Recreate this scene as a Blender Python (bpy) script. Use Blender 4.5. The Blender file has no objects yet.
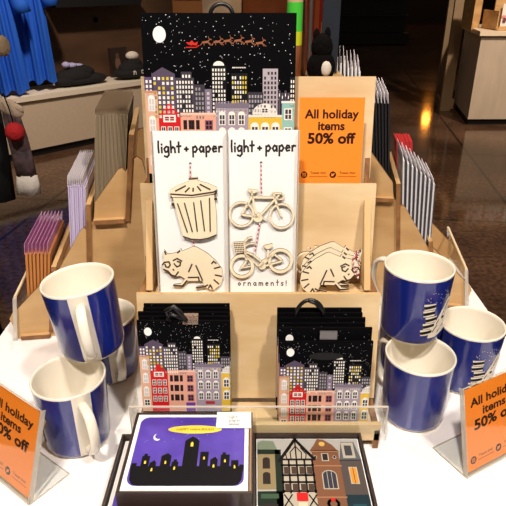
import bpy, bmesh, math, random
from mathutils import Vector, Matrix, Euler
random.seed(7)
R = math.radians
TZ = 0.86                      # table top height above the shop floor
scene = bpy.context.scene

# ---------------------------------------------------------------- camera
cam_d = bpy.data.cameras.new('camera'); cam = bpy.data.objects.new('camera', cam_d)
scene.collection.objects.link(cam)
cam.location = (0, 0, TZ + .466); cam.rotation_euler = (R(90 - 26), 0, 0)
cam_d.sensor_width = 36; cam_d.lens = 36 * 560 / 506; cam_d.clip_start = .02; cam_d.clip_end = 100
scene.camera = cam
# ---------------------------------------------------------------- world, exposure
w = bpy.data.worlds.new('shop_air'); scene.world = w; w.use_nodes = True
w.node_tree.nodes['Background'].inputs[0].default_value = (1.0, .80, .62, 1)
w.node_tree.nodes['Background'].inputs[1].default_value = .07
scene.view_settings.view_transform = 'Standard'; scene.view_settings.look = 'None'
scene.view_settings.exposure = 0.48; scene.view_settings.gamma = 1
# ---------------------------------------------------------------- track lamps on the shop ceiling, plus two added floor fills
def spot(name, loc, target, power, size=60, radius=.06, color=(1, .86, .72), blend=.6):
    d = bpy.data.lights.new(name, 'SPOT'); d.energy = power; d.spot_size = R(size); d.spot_blend = blend
    d.shadow_soft_size = radius; d.color = color
    o = bpy.data.objects.new(name, d); scene.collection.objects.link(o); o.location = loc
    o.rotation_euler = (Vector(target) - Vector(loc)).to_track_quat('-Z', 'Y').to_euler()
    return o
spot('track_or_fill_spot', (-.35, -.75, 3.0), (0, .55, 1.0), 150, 50, .07, (1, .90, .82))
spot('track_or_fill_spot', (.75, -.55, 3.0), (.05, .55, 1.0), 112, 50, .07, (1, .91, .84))
spot('track_or_fill_spot', (-.1, 1.5, 3.1), (0, .7, .9), 45, 55, .1, (1, .84, .68))
spot('track_or_fill_spot', (-.9, 3.2, 3.1), (-1.6, 4.9, .6), 240, 62, .1, (1, .82, .66))
spot('track_or_fill_spot', (2.6, 4.0, 3.1), (2.7, 5.9, .5), 300, 55, .1, (1, .80, .62))
spot('track_or_fill_spot', (1.6, 2.6, 3.1), (1.9, 3.6, 0), 190, 85, .1, (1, .74, .52))  # fill spot added to brighten the floor at right
spot('track_or_fill_spot', (-1.5, 1.8, 3.1), (-1.3, 2.9, 0), 60, 80, .1, (1, .78, .6))  # weaker fill added to lift the dark floor at left
spot('track_or_fill_spot', (.4, 2.0, 3.1), (.2, 3.0, 1.0), 60, 60, .1, (1, .75, .5))

# ---------------------------------------------------------------- materials
MATS = {}
def srgb(c):
    return tuple((x / 255 / 12.92) if x / 255 <= .04045 else ((x / 255 + .055) / 1.055) ** 2.4 for x in c)
def mat(name, col, rough=.5, metal=0, noise=0, nscale=30, bump=0, coat=0, emit=0, col2=None, stretch=(1, 1, 1), spec=.5):
    if name in MATS: return MATS[name]
    m = bpy.data.materials.new(name); MATS[name] = m; m.use_nodes = True
    nt = m.node_tree; b = nt.nodes['Principled BSDF']
    c = srgb(col); b.inputs['Base Color'].default_value = (*c, 1)
    b.inputs['Roughness'].default_value = rough; b.inputs['Metallic'].default_value = metal
    b.inputs['Coat Weight'].default_value = coat; b.inputs['Specular IOR Level'].default_value = spec
    if emit:
        b.inputs['Emission Color'].default_value = (*c, 1); b.inputs['Emission Strength'].default_value = emit
    if noise or bump:
        tc = nt.nodes.new('ShaderNodeTexCoord'); mp = nt.nodes.new('ShaderNodeMapping'); mp.inputs['Scale'].default_value = stretch
        nz = nt.nodes.new('ShaderNodeTexNoise'); nz.inputs['Scale'].default_value = nscale; nz.inputs['Detail'].default_value = 5
        nt.links.new(tc.outputs['Object'], mp.inputs[0]); nt.links.new(mp.outputs[0], nz.inputs['Vector'])
        if noise:
            mx = nt.nodes.new('ShaderNodeMix'); mx.data_type = 'RGBA'
            c2 = srgb(col2) if col2 else tuple(x * (1 - noise) for x in c)
            mx.inputs[6].default_value = (*c, 1); mx.inputs[7].default_value = (*c2, 1)
            rp = nt.nodes.new('ShaderNodeValToRGB'); rp.color_ramp.elements[0].position = .35; rp.color_ramp.elements[1].position = .65
            nt.links.new(nz.outputs[0], rp.inputs[0]); nt.links.new(rp.outputs[0], mx.inputs[0]); nt.links.new(mx.outputs[2], b.inputs['Base Color'])
        if bump:
            bp = nt.nodes.new('ShaderNodeBump'); bp.inputs['Strength'].default_value = bump; bp.inputs['Distance'].default_value = .004
            nt.links.new(nz.outputs[0], bp.inputs['Height']); nt.links.new(bp.outputs[0], b.inputs['Normal'])
    return m
def flat(col, rough=.55): return mat('print_%02x%02x%02x' % tuple(int(c) for c in col), col, rough, spec=.2)
def clear(name, tint=(1, 1, 1), gl=.12, alpha=0.0, col=(255, 255, 255)):
    if name in MATS: return MATS[name]
    m = bpy.data.materials.new(name); MATS[name] = m; m.use_nodes = True; nt = m.node_tree; nt.nodes.clear()
    out = nt.nodes.new('ShaderNodeOutputMaterial'); tr = nt.nodes.new('ShaderNodeBsdfTransparent'); tr.inputs[0].default_value = (*tint, 1)
    gs = nt.nodes.new('ShaderNodeBsdfGlossy'); gs.inputs['Roughness'].default_value = .06
    lw = nt.nodes.new('ShaderNodeLayerWeight'); lw.inputs[0].default_value = .5
    fr = nt.nodes.new('ShaderNodeMath'); fr.operation = 'POWER'; fr.inputs[1].default_value = 5
    nt.links.new(lw.outputs['Facing'], fr.inputs[0])
    ad = nt.nodes.new('ShaderNodeMath'); ad.operation = 'MULTIPLY_ADD'; ad.inputs[1].default_value = .8; ad.inputs[2].default_value = .03 + gl * .1
    mx = nt.nodes.new('ShaderNodeMixShader'); nt.links.new(fr.outputs[0], ad.inputs[0]); nt.links.new(ad.outputs[0], mx.inputs[0])
    nt.links.new(tr.outputs[0], mx.inputs[1]); nt.links.new(gs.outputs[0], mx.inputs[2])
    last = mx
    if alpha:
        df = nt.nodes.new('ShaderNodeBsdfDiffuse'); df.inputs[0].default_value = (*srgb(col), 1)
        m2 = nt.nodes.new('ShaderNodeMixShader'); m2.inputs[0].default_value = alpha
        nt.links.new(mx.outputs[0], m2.inputs[1]); nt.links.new(df.outputs[0], m2.inputs[2]); last = m2
    nt.links.new(last.outputs[0], out.inputs[0]); return m
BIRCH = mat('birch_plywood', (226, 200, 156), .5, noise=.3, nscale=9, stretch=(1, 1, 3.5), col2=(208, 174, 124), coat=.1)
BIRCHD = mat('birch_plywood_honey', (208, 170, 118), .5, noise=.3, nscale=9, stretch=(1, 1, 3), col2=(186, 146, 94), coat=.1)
PLYEDGE = mat('plywood_edge', (158, 112, 66), .6, noise=.4, nscale=60, stretch=(1, 1, 1), col2=(120, 80, 45))
ORN = mat('laser_cut_birch', (238, 224, 192), .6, noise=.2, nscale=10, col2=(232, 216, 182))
BURN = mat('burnt_cut_edge', (60, 38, 22), .7)
ACR = clear('clear_acrylic', (.97, .98, .97))
ACRE = clear('acrylic_edge', (.9, .9, .88), alpha=.45, col=(235, 225, 210))
SLEEVE = clear('clear_plastic_sleeve', (.97, .97, .98), gl=.6, alpha=.12, col=(230, 225, 235))
WHITE = mat('white_card', (240, 238, 234), .5)
BLACK = mat('black_paper', (4, 4, 6), .75, spec=.06)
RIB = mat('black_ribbon', (12, 12, 13), .35)

# ---------------------------------------------------------------- mesh builder
class MB:
    def __init__(s): s.v = []; s.f = []; s.m = []; s.mats = []; s.smooth = []
    def mi(s, m):
        if m not in s.mats: s.mats.append(m)
        return s.mats.index(m)
    def add(s, vs, fs, m, smooth=False):
        o = len(s.v); s.v += [tuple(p) for p in vs]; k = s.mi(m)
        for f in fs: s.f.append([i + o for i in f]); s.m.append(k); s.smooth.append(smooth)
        return s
    def box(s, a, b, m, M=None, edge=None, faceaxis=1):
        (x0, y0, z0), (x1, y1, z1) = a, b
        vs = [Vector(p) for p in ((x0,y0,z0),(x1,y0,z0),(x1,y1,z0),(x0,y1,z0),(x0,y0,z1),(x1,y0,z1),(x1,y1,z1),(x0,y1,z1))]
        if M: vs = [M @ p for p in vs]
        fs = [((0,3,2,1),2),((4,5,6,7),2),((0,1,5,4),1),((1,2,6,5),0),((2,3,7,6),1),((3,0,4,7),0)]
        for f, ax in fs:
            s.add(vs, [], m); o = len(s.v) - 8
            s.f.append([i + o for i in f]); s.m.append(s.mi(edge if edge and ax != faceaxis else m)); s.smooth.append(False)
        return s
    def prism(s, poly, a, b, m, axis='y', M=None, edge=None):
        """poly 2D outline extruded along axis from a to b."""
        def P(p, t):
            q = {'y': (p[0], t, p[1]), 'x': (t, p[0], p[1]), 'z': (p[0], p[1], t)}[axis]
            q = Vector(q); return M @ q if M else q
        n = len(poly); vs = [P(p, a) for p in poly] + [P(p, b) for p in poly]
        s.add(vs, [list(range(n)), list(range(2 * n - 1, n - 1, -1))], m)
        s.add(vs, [[i, (i + 1) % n, n + (i + 1) % n, n + i] for i in range(n)], edge or m)
        return s
    def tube(s, pts, r, m, n=8, caps=True, taper=None, smooth=True):
        pts = [Vector(p) for p in pts]; rings = []; up = Vector((0, 0, 1)); vs = []
        nrm = None
        for i, p in enumerate(pts):
            t = (pts[min(i + 1, len(pts) - 1)] - pts[max(i - 1, 0)]).normalized()
            if nrm is None:
                nrm = t.cross(up) if abs(t.dot(up)) < .95 else t.cross(Vector((1, 0, 0)))
            nrm = (nrm - t * nrm.dot(t)).normalized(); bi = t.cross(nrm)
            rr = r if not taper else r * taper[i]
            for k in range(n):
                a = 2 * math.pi * k / n; vs.append(p + (nrm * math.cos(a) + bi * math.sin(a)) * rr)
        fs = []
        for i in range(len(pts) - 1):
            for k in range(n): fs.append([i*n+k, i*n+(k+1)%n, (i+1)*n+(k+1)%n, (i+1)*n+k])
        if caps: fs += [list(range(n))[::-1], [(len(pts)-1)*n + k for k in range(n)]]
        return s.add(vs, fs, m, smooth)
    def lathe(s, prof, m, n=48, c=(0, 0), matf=None, smooth=True):
        o = len(s.v); vs = []
        for (r, z) in prof:
            for k in range(n):
                a = 2 * math.pi * k / n; vs.append((c[0] + r * math.cos(a), c[1] + r * math.sin(a), z))
        s.v += vs
        for i in range(len(prof) - 1):
            for k in range(n):
                s.f.append([o+i*n+k, o+i*n+(k+1)%n, o+(i+1)*n+(k+1)%n, o+(i+1)*n+k])
                mm = matf(i, (k + .5) / n * 360) if matf else m
                s.m.append(s.mi(mm)); s.smooth.append(smooth)
        return s
    def ball(s, c, r, m, n=16, sc=(1, 1, 1), jitter=0):
        vs = []; h = n // 2; rnd = random.Random(5)
        for i in range(h + 1):
            ph = math.pi * i / h
            for k in range(n):
                a = 2 * math.pi * k / n; q = r * (1 + rnd.uniform(-jitter, jitter))
                vs.append((c[0] + q*sc[0]*math.sin(ph)*math.cos(a), c[1] + q*sc[1]*math.sin(ph)*math.sin(a), c[2] + q*sc[2]*math.cos(ph)))
        fs = [[i*n+k, (i+1)*n+k, (i+1)*n+(k+1)%n, i*n+(k+1)%n] for i in range(h) for k in range(n)]
        return s.add(vs, fs, m, True)
    def build(s, name, parent=None, loc=None, rot=None, bevel=0, doubles=False):
        me = bpy.data.meshes.new(name); me.from_pydata(s.v, [], s.f)
        for mm in s.mats: me.materials.append(mm)
        for p, k, sm in zip(me.polygons, s.m, s.smooth): p.material_index = k; p.use_smooth = sm
        bm = bmesh.new(); bm.from_mesh(me)
        loose = [v for v in bm.verts if not v.link_faces]; bmesh.ops.delete(bm, geom=loose, context='VERTS')
        if doubles: bmesh.ops.remove_doubles(bm, verts=bm.verts, dist=1e-6)
        if not getattr(s, 'keepn', False): bmesh.ops.recalc_face_normals(bm, faces=bm.faces)
        bm.to_mesh(me); bm.free(); me.update()
        o = bpy.data.objects.new(name, me); scene.collection.objects.link(o)
        if parent: o.parent = parent
        if loc: o.location = loc
        if rot: o.rotation_euler = rot
        if bevel:
            b = o.modifiers.new('bevel', 'BEVEL'); b.width = bevel; b.segments = 2; b.limit_method = 'ANGLE'
        return o

def tag(o, label=None, cat=None, group=None, kind=None):
    if label: o['label'] = label
    if cat: o['category'] = cat
    if group: o['group'] = group
    if kind: o['kind'] = kind
    return o
def thing(name, label, cat, loc, rot=(0, 0, 0), group=None):
    o = bpy.data.objects.new(name, None); scene.collection.objects.link(o); o.empty_display_size = .03
    o.location = loc; o.rotation_euler = rot
    return tag(o, label, cat, group)
def copy_tree(o, parent=None):
    c = o.copy(); scene.collection.objects.link(c)
    if parent: c.parent = parent
    for ch in list(o.children): copy_tree(ch, c)
    return c

# ---------------------------------------------------------------- printed artwork: flat ink shapes on a card
_tc = {}
def text_polys(txt, size=1.0, bold=0.0):
    key = (txt, bold)
    if key not in _tc:
        cu = bpy.data.curves.new('t', 'FONT'); cu.body = txt; cu.size = 1; cu.offset = bold; cu.resolution_u = 3; cu.align_x = 'CENTER'
        o = bpy.data.objects.new('t', cu); scene.collection.objects.link(o)
        dg = bpy.context.evaluated_depsgraph_get(); me = bpy.data.meshes.new_from_object(o.evaluated_get(dg))
        _tc[key] = ([(v.co.x, v.co.y) for v in me.vertices], [list(p.vertices) for p in me.polygons])
        bpy.data.objects.remove(o); bpy.data.curves.remove(cu); bpy.data.meshes.remove(me)
    return _tc[key]
class Art:
    """2D shapes (x right, y up); P maps (x, y, layer) to the surface."""
    def __init__(s, P): s.mb = MB(); s.mb.keepn = True; s.P = P
    clip = None
    def poly(s, pts, m, L=1):
        if s.clip:
            pts = [(min(max(x, s.clip[0]), s.clip[1]), max(y, s.clip[2])) for x, y in pts]
            if len({round(x, 6) for x, y in pts}) < 2 or len({round(y, 6) for x, y in pts}) < 2: return
        ar = sum(pts[i][0]*pts[(i+1)%len(pts)][1] - pts[(i+1)%len(pts)][0]*pts[i][1] for i in range(len(pts)))
        if ar < 0: pts = pts[::-1]
        s.mb.add([s.P(x, y, L) for x, y in pts], [list(range(len(pts)))], m)
    def rect(s, x0, y0, x1, y1, m, L=1): s.poly([(x0, y0), (x1, y0), (x1, y1), (x0, y1)], m, L)
    def ell(s, cx, cy, rx, ry, m, L=1, n=24, a0=0, a1=360):
        s.poly([(cx + rx*math.cos(R(a0+(a1-a0)*k/n)), cy + ry*math.sin(R(a0+(a1-a0)*k/n))) for k in range(n + (a1-a0 < 360))], m, L)
    def line(s, pts, wd, m, L=2):
        for (a, b) in zip(pts, pts[1:]):
            d = Vector((b[0]-a[0], b[1]-a[1]));
            if d.length == 0: continue
            d.normalize(); n = Vector((-d.y, d.x)) * wd / 2; d = d * wd * .3
            s.poly([(a[0]-n.x-d.x, a[1]-n.y-d.y), (b[0]-n.x+d.x, b[1]-n.y+d.y), (b[0]+n.x+d.x, b[1]+n.y+d.y), (a[0]+n.x-d.x, a[1]+n.y-d.y)], m, L)
    def ring(s, cx, cy, r, wd, m, L=2, n=20, a0=0, a1=360):
        s.line([(cx + r*math.cos(R(a0+(a1-a0)*k/n)), cy + r*math.sin(R(a0+(a1-a0)*k/n))) for k in range(n + 1)], wd, m, L)
    def text(s, txt, x, y, size, m, L=2, bold=0, sx=1.0, slope=0):
        vs, fs = text_polys(txt, 1, bold)
        s.mb.add([s.P(x + a*size*sx, y + b*size + slope*a*size*sx, L) for a, b in vs], fs, m)
    def build(s, name, parent): return s.mb.build(name, parent)
def front(y=0, eps=.00012):                 # surface facing -y
    return lambda x, z, L: (x, y - eps * L, z)

GL = {  # hand-drawn letters, tall and thin: strokes in a unit box (width, [strokes])
 'l': (.32, [[(.15, 1.05), (.13, .5), (.16, 0)]]),
 'i': (.26, [[(.12, .5), (.13, 0)], [(.12, .78), (.14, .70)]]),
 'g': (.62, [[(.5, .5), (.3, .56), (.1, .35), (.2, .06), (.42, .1), (.5, .45)], [(.5, .5), (.52, -.2), (.35, -.4), (.1, -.3)]]),
 'h': (.6, [[(.1, 1.05), (.12, 0)], [(.12, .3), (.3, .52), (.46, .4), (.5, 0)]]),
 't': (.5, [[(.25, .95), (.24, 0)], [(.05, .55), (.45, .58)]]),
 '+': (.6, [[(.28, .48), (.28, .12)], [(.1, .3), (.46, .3)]]),
 'p': (.62, [[(.12, .5), (.12, -.42)], [(.12, .4), (.35, .56), (.52, .3), (.35, .02), (.14, .08)]]),
 'a': (.62, [[(.48, .42), (.28, .54), (.1, .28), (.25, .02), (.45, .14), (.48, .5)], [(.48, .5), (.52, 0)]]),
 'e': (.58, [[(.1, .27), (.46, .32), (.4, .5), (.22, .52), (.1, .27), (.2, .03), (.46, .08)]]),
 'r': (.46, [[(.12, .5), (.13, 0)], [(.13, .32), (.26, .5), (.42, .46)]]),
 'o': (.6, [[(.3, .52), (.1, .28), (.28, .02), (.5, .26), (.3, .52)]]),
 'n': (.6, [[(.1, .5), (.12, 0)], [(.12, .3), (.3, .52), (.46, .4), (.48, 0)]]),
 'm': (.8, [[(.1, .5), (.1, 0)], [(.1, .35), (.25, .52), (.38, .4), (.38, 0)], [(.38, .35), (.52, .52), (.66, .4), (.68, 0)]]),
 'c': (.5, [[(.44, .48), (.24, .52), (.1, .28), (.24, .03), (.44, .1)]]),
 's': (.5, [[(.42, .48), (.2, .52), (.12, .36), (.38, .2), (.3, .02), (.08, .06)]]),
 '!': (.3, [[(.12, .8), (.12, .25)], [(.12, .06), (.12, 0)]]), ' ': (.18, [])}
def hand(art, txt, cx, y, size, wd, m, L=2, space=0.0, slope=0.0):
    tot = sum(GL[c][0] + space for c in txt) * size; x = cx - tot / 2
    for c in txt:
        wdt, st = GL[c]
        for q in st: art.line([(x + a*size, y + b*size + slope*(x-cx)) for a, b in q], wd, m, L)
        x += (wdt + space) * size

def c_(*v): return flat(v)
INK = mat('black_ink', (16, 14, 16), .5)
def city(art, W, Hh, x0=0, seed=1, nstars=130, sleigh=True):
    """night skyline over painted townhouses; x0 left edge, y measured up, art height Hh."""
    rnd = random.Random(seed)
    X = lambda u: x0 + u * W
    Y = lambda v: Hh - v * W * .955
    mini = not sleigh            # the small bags carry a closer crop of the same picture
    wh = c_(236, 232, 222); ye = c_(214, 190, 60)
    for _ in range(nstars):
        u, v, q = rnd.uniform(.01, .99), rnd.uniform(.01, .62), rnd.uniform(.0010, .0034)
        art.ell(X(u), Y(v), q*W, q*W, c_(225, 228, 232), 1, 6)
    art.ell(X(.115), Y(.135), .042*W, .05*W, c_(240, 238, 232), 1)
    if mini:
        art.clip = (x0, x0 + W, 0)
        X = lambda u: x0 + min(u * 1.31, 1) * W
        Y = lambda v: max(0, Hh - (v * 1.31 - .215) * W * .955)
    # sleigh and six deer
    rd = c_(205, 40, 30); br = c_(150, 92, 62)
    if sleigh: art.poly([(X(.285), Y(.185)), (X(.30), Y(.20)), (X(.355), Y(.205)), (X(.365), Y(.18)), (X(.34), Y(.19)), (X(.325), Y(.172)), (X(.31), Y(.185))], rd, 1)
    if sleigh: art.line([(X(.285), Y(.217)), (X(.35), Y(.217)), (X(.37), Y(.205))], .006*W, rd)
    for i, (u, v) in enumerate([] if not sleigh else ((.415, .18), (.49, .178), (.555, .172), (.625, .17), (.695, .176), (.765, .186))):
        art.poly([(X(u-.025), Y(v)), (X(u+.015), Y(v-.006)), (X(u+.02), Y(v+.008)), (X(u-.022), Y(v+.012))], br, 1)
        for dx, ex in ((-.022, -.036), (-.012, -.012), (.012, .028), (.018, .04)):
            art.line([(X(u+dx), Y(v+.006)), (X(u+ex), Y(v+.024))], .004*W, br)
        art.line([(X(u+.015), Y(v)), (X(u+.026), Y(v-.016)), (X(u+.036), Y(v-.012))], .006*W, br)
        art.line([(X(u+.022), Y(v-.014)), (X(u+.016), Y(v-.032))], .003*W, br)
    def tower(u0, u1, top, col, cols, rows, wc=wh, ycol=None, roof=None, dv=.032, bot=.72, wfrac=.55):
        art.rect(X(u0), Y(bot), X(u1), Y(top), flat(col), 2)
        if roof == 'gable': art.poly([(X(u0), Y(top)), (X(u1), Y(top)), (X(u0+.35*(u1-u0)+.02), Y(top-.045))], flat(col), 2)
        if roof == 'dome': art.ell(X((u0+u1)/2), Y(top), .36*(u1-u0)*W, .028*W, wh, 2, 14, 0, 180)
        du = (u1-u0) / (cols + .4)
        for r in range(rows):
            v = top + .02 + r*dv
            if v > bot - .03: break
            for k in range(cols):
                if rnd.random() < .1: continue
                a = u0 + du*(k+.4)
                mcol = ycol if (ycol and rnd.random() < .4) else wc
                art.rect(X(a), Y(v + dv*.62), X(a + du*wfrac), Y(v), mcol, 3)
    tower(.0, .06, .41, (88, 70, 104), 2, 4)
    tower(.05, .205, .39, (84, 72, 92), 5, 12, wh, ye, 'gable')
    tower(.205, .33, .415, (70, 64, 76), 6, 12)
    tower(.245, .315, .375, (60, 54, 66), 3, 1)
    tower(.33, .40, .46, (58, 54, 62), 3, 10, c_(150, 146, 150))
    tower(.40, .445, .49, (124, 112, 132), 1, 8, c_(190, 184, 190))
    tower(.445, .545, .335, (8, 8, 11), 5, 14, wh, None, 'dome', .028)
    tower(.575, .685, .385, (16, 15, 20), 6, 12, wh, ye)
    for k in range(7): art.rect(X(.585+.013*k), Y(.352), X(.593+.013*k), Y(.344), wh, 3)
    tower(.685, .79, .51, (54, 50, 60), 5, 8, c_(160, 156, 160))
    tower(.785, .885, .355, (176, 166, 172), 4, 12, c_(48, 44, 52))
    for k in range(4): tower(.89 + .02*k, .904 + .02*k, .50 + .015*(k % 2), (78, 70, 84), 1, 1)
    tower(.965, 1.0, .41, (16, 15, 20), 2, 10)
    # painted row of houses
    def win(a, b, v0, v1, fr=wh, gl=c_(60, 56, 66), arch=False):
        art.rect(X(a), Y(v1), X(b), Y(v0), fr, 4)
        if arch: art.ell(X((a+b)/2), Y(v0), (b-a)/2*W, (b-a)/2.4*W, fr, 4, 10, 0, 180)
        t = (b-a) * .14; m_ = (a+b)/2
        for (p, q) in ((a+t, m_-t/3), (m_+t/3, b-t)):
            art.rect(X(p), Y(v0+(v1-v0)*.47), X(q), Y(v0+t), gl, 5)
            art.rect(X(p), Y(v1-t), X(q), Y(v0+(v1-v0)*.55), gl, 5)
    bot = min(Hh/W/.955, 1.08)
    def house(u0, u1, top, col): art.rect(X(u0), Y(bot), X(u1), Y(top), flat(col), 3)
    house(0, .085, .50, (214, 170, 140)); art.rect(X(0), Y(.515), X(.085), Y(.50), c_(190, 140, 110), 4)
    for v in (.55, .69, .83): win(.02, .065, v, v+.09, gl=c_(200, 196, 196), arch=True)
    win(.015, .07, .95, 1.02, gl=c_(40, 34, 36))
    house(.085, .232, .68, (200, 28, 34)); art.poly([(X(.078), Y(.68)), (X(.24), Y(.68)), (X(.158), Y(.58))], c_(200, 28, 34), 3)
    win(.115, .2, .665, .715, gl=c_(150, 30, 30))
    for v in (.745, .83, .915):
        for k in range(3): win(.098+.045*k, .13+.045*k, v, v+.06, gl=c_(50, 40, 48))
    house(.232, .47, .65, (222, 164, 140)); art.rect(X(.232), Y(.665), X(.47), Y(.65), c_(238, 196, 176), 4)
    for v in (.70, .80, .90):
        for a, b in ((.25, .275), (.285, .325), (.335, .36)): win(a, b, v, v+.065, fr=c_(60, 40, 42), gl=c_(24, 20, 26))
        win(.395, .45, v, v+.07, fr=c_(150, 96, 110), gl=c_(28, 22, 30))
    art.rect(X(.38), Y(bot), X(.46), Y(.985), c_(110, 60, 150), 4)
    house(.47, .69, .60, (158, 146, 160)); art.rect(X(.465), Y(.618), X(.695), Y(.585), c_(120, 110, 126), 4)
    for k in range(11): art.rect(X(.472+.02*k), Y(.585), X(.482+.02*k), Y(.572), c_(140, 128, 146), 4)
    for v in (.66, .77, .88):
        for k in range(3): win(.49+.065*k, .535+.065*k, v, v+.075, arch=True)
    art.rect(X(.55), Y(1.0), X(.63), Y(.97), c_(170, 50, 50), 5)
    house(.69, .915, .665, (216, 180, 62))
    art.ell(X(.80), Y(.665), .085*W, .075*W, c_(226, 222, 214), 3, 16, 0, 180); art.rect(X(.69), Y(.68), X(.915), Y(.665), c_(226, 222, 214), 4)
    win(.775, .825, .615, .655)
    for v in (.74, .87):
        for k in range(3): win(.705+.07*k, .76+.07*k, v, v+.085, arch=True)
    house(.915, 1.0, .57, (140, 186, 176)); art.rect(X(.91), Y(.585), X(1.0), Y(.57), c_(220, 224, 218), 4)
    for v in (.62, .75, .88): win(.93, .985, v, v+.08)

# ================================================================ SETTING
def floor_mat():
    m = mat('polished_concrete', (96, 72, 56), .28, noise=.35, nscale=2.2, bump=.02, col2=(70, 50, 38)); nt = m.node_tree
    b = nt.nodes['Principled BSDF']; src = b.inputs['Base Color'].links[0].from_socket
    tc = nt.nodes.new('ShaderNodeTexCoord'); br = nt.nodes.new('ShaderNodeTexBrick'); mp = nt.nodes.new('ShaderNodeMapping')
    mp.inputs['Rotation'].default_value = (0, 0, R(7.6)); mp.inputs['Location'].default_value = (-1.197 + 15, -3.32 + 15, 0)
    br.offset = 0; br.inputs['Scale'].default_value = 1; br.inputs['Brick Width'].default_value = 1.5; br.inputs['Row Height'].default_value = 1.5
    br.inputs['Mortar Size'].default_value = .012; br.inputs['Mortar Smooth'].default_value = .3
    for k in (1, 2): br.inputs['Color%d' % k].default_value = (1, 1, 1, 1)
    br.inputs['Mortar'].default_value = (.3, .28, .26, 1)
    nt.links.new(tc.outputs['Object'], mp.inputs[0]); nt.links.new(mp.outputs[0], br.inputs['Vector'])
    mx = nt.nodes.new('ShaderNodeMix'); mx.data_type = 'RGBA'; mx.blend_type = 'MULTIPLY'; mx.inputs[0].default_value = 1
    nt.links.new(src, mx.inputs[6]); nt.links.new(br.outputs[0], mx.inputs[7]); nt.links.new(mx.outputs[2], b.inputs['Base Color'])
    sp = nt.nodes.new('ShaderNodeTexNoise'); sp.inputs['Scale'].default_value = 38; sp.inputs['Detail'].default_value = 4
    sr = nt.nodes.new('ShaderNodeMapRange'); sr.inputs[1].default_value = .35; sr.inputs[2].default_value = .65; sr.inputs[3].default_value = .55; sr.inputs[4].default_value = 1.25
    m2 = nt.nodes.new('ShaderNodeMix'); m2.data_type = 'RGBA'; m2.blend_type = 'MULTIPLY'; m2.inputs[0].default_value = 1
    nt.links.new(tc.outputs['Object'], sp.inputs['Vector']); nt.links.new(sp.outputs[0], sr.inputs[0]); nt.links.new(mx.outputs[2], m2.inputs[6]); nt.links.new(sr.outputs[0], m2.inputs[7]); nt.links.new(m2.outputs[2], b.inputs['Base Color'])
    b.inputs['Specular IOR Level'].default_value = .2
    nz = nt.nodes.new('ShaderNodeTexNoise'); nz.inputs['Scale'].default_value = 3
    mr = nt.nodes.new('ShaderNodeMapRange'); mr.inputs[3].default_value = .06; mr.inputs[4].default_value = .11
    nt.links.new(tc.outputs['Object'], nz.inputs['Vector']); nt.links.new(nz.outputs[0], mr.inputs[0]); nt.links.new(mr.outputs[0], b.inputs['Roughness'])
    return m
tag(MB().box((-8, -3, -.1), (14, 20, 0), floor_mat()).build('floor'), kind='structure')
tag(MB().box((-8, 20, 0), (14, 20.2, 3.6), mat('dark_far_wall', (24, 18, 15), .8, noise=.3, nscale=2)).build('wall_back'), kind='structure')
# white-topped bench along the left wall, running away at an angle
BA = Vector((-1.87, 4.46, 0)); be = Vector((.70, .714, 0)); bb = Vector((-.714, .70, 0))
def bench_M(along=0, back=0, z=0):
    p = BA + be*along + bb*back
    return Matrix(((be.x, bb.x, 0, p.x), (be.y, bb.y, 0, p.y), (0, 0, 1, z), (0, 0, 0, 1)))
yawb = math.atan2(be.y, be.x)
def bench_thing(name, label, cat, along, back, z, group=None):
    p = BA + be*along + bb*back; return thing(name, label, cat, (p.x, p.y, z), (0, 0, yawb), group)
WALLW = mat('dark_walnut_wall', (84, 58, 38), .6, noise=.4, nscale=2, stretch=(1, 1, 4), col2=(68, 46, 30))
tag(MB().box((-1.5, .42, 0), (4.2, .5, 3.4), WALLW, bench_M()).build('wall_left'), kind='structure')
t = bench_thing('display_bench', 'long low display bench with off-white top and sides, along the brown wall', 'bench', 0, 0, 0)
CREAM = mat('cream_laminate', (208, 190, 168), .45, noise=.06, nscale=40)
MB().box((-1.2, .02, .06), (2.6, .40, .455), CREAM).build('bench_body', t)
MB().box((-1.21, 0, .455), (2.61, .41, .495), mat('bench_top_white', (236, 226, 208), .4)).build('bench_top', t, bevel=.004)
MB().box((-1.18, .04, 0), (2.58, .38, .06), mat('black_kickplate', (14, 12, 12), .6)).build('kick_plate', t)
for u_, z_ in ((.55, .93), (1.05, 1.0)):
    p = BA + be*u_ + bb*.415
    m = MB(); m.lathe([(0, 0), (.02, 0), (.022, .004), (.022, .012), (0, .012)], BLACK, 16)
    o = m.build('wall_socket', None, (p.x, p.y, z_), (R(90), 0, yawb))
    tag(o, 'round black wall fixing, %s one of the two on the brown wall' % ('left' if u_ < .8 else 'right'), 'wall fixing', 'round fixings on the brown wall')

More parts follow.
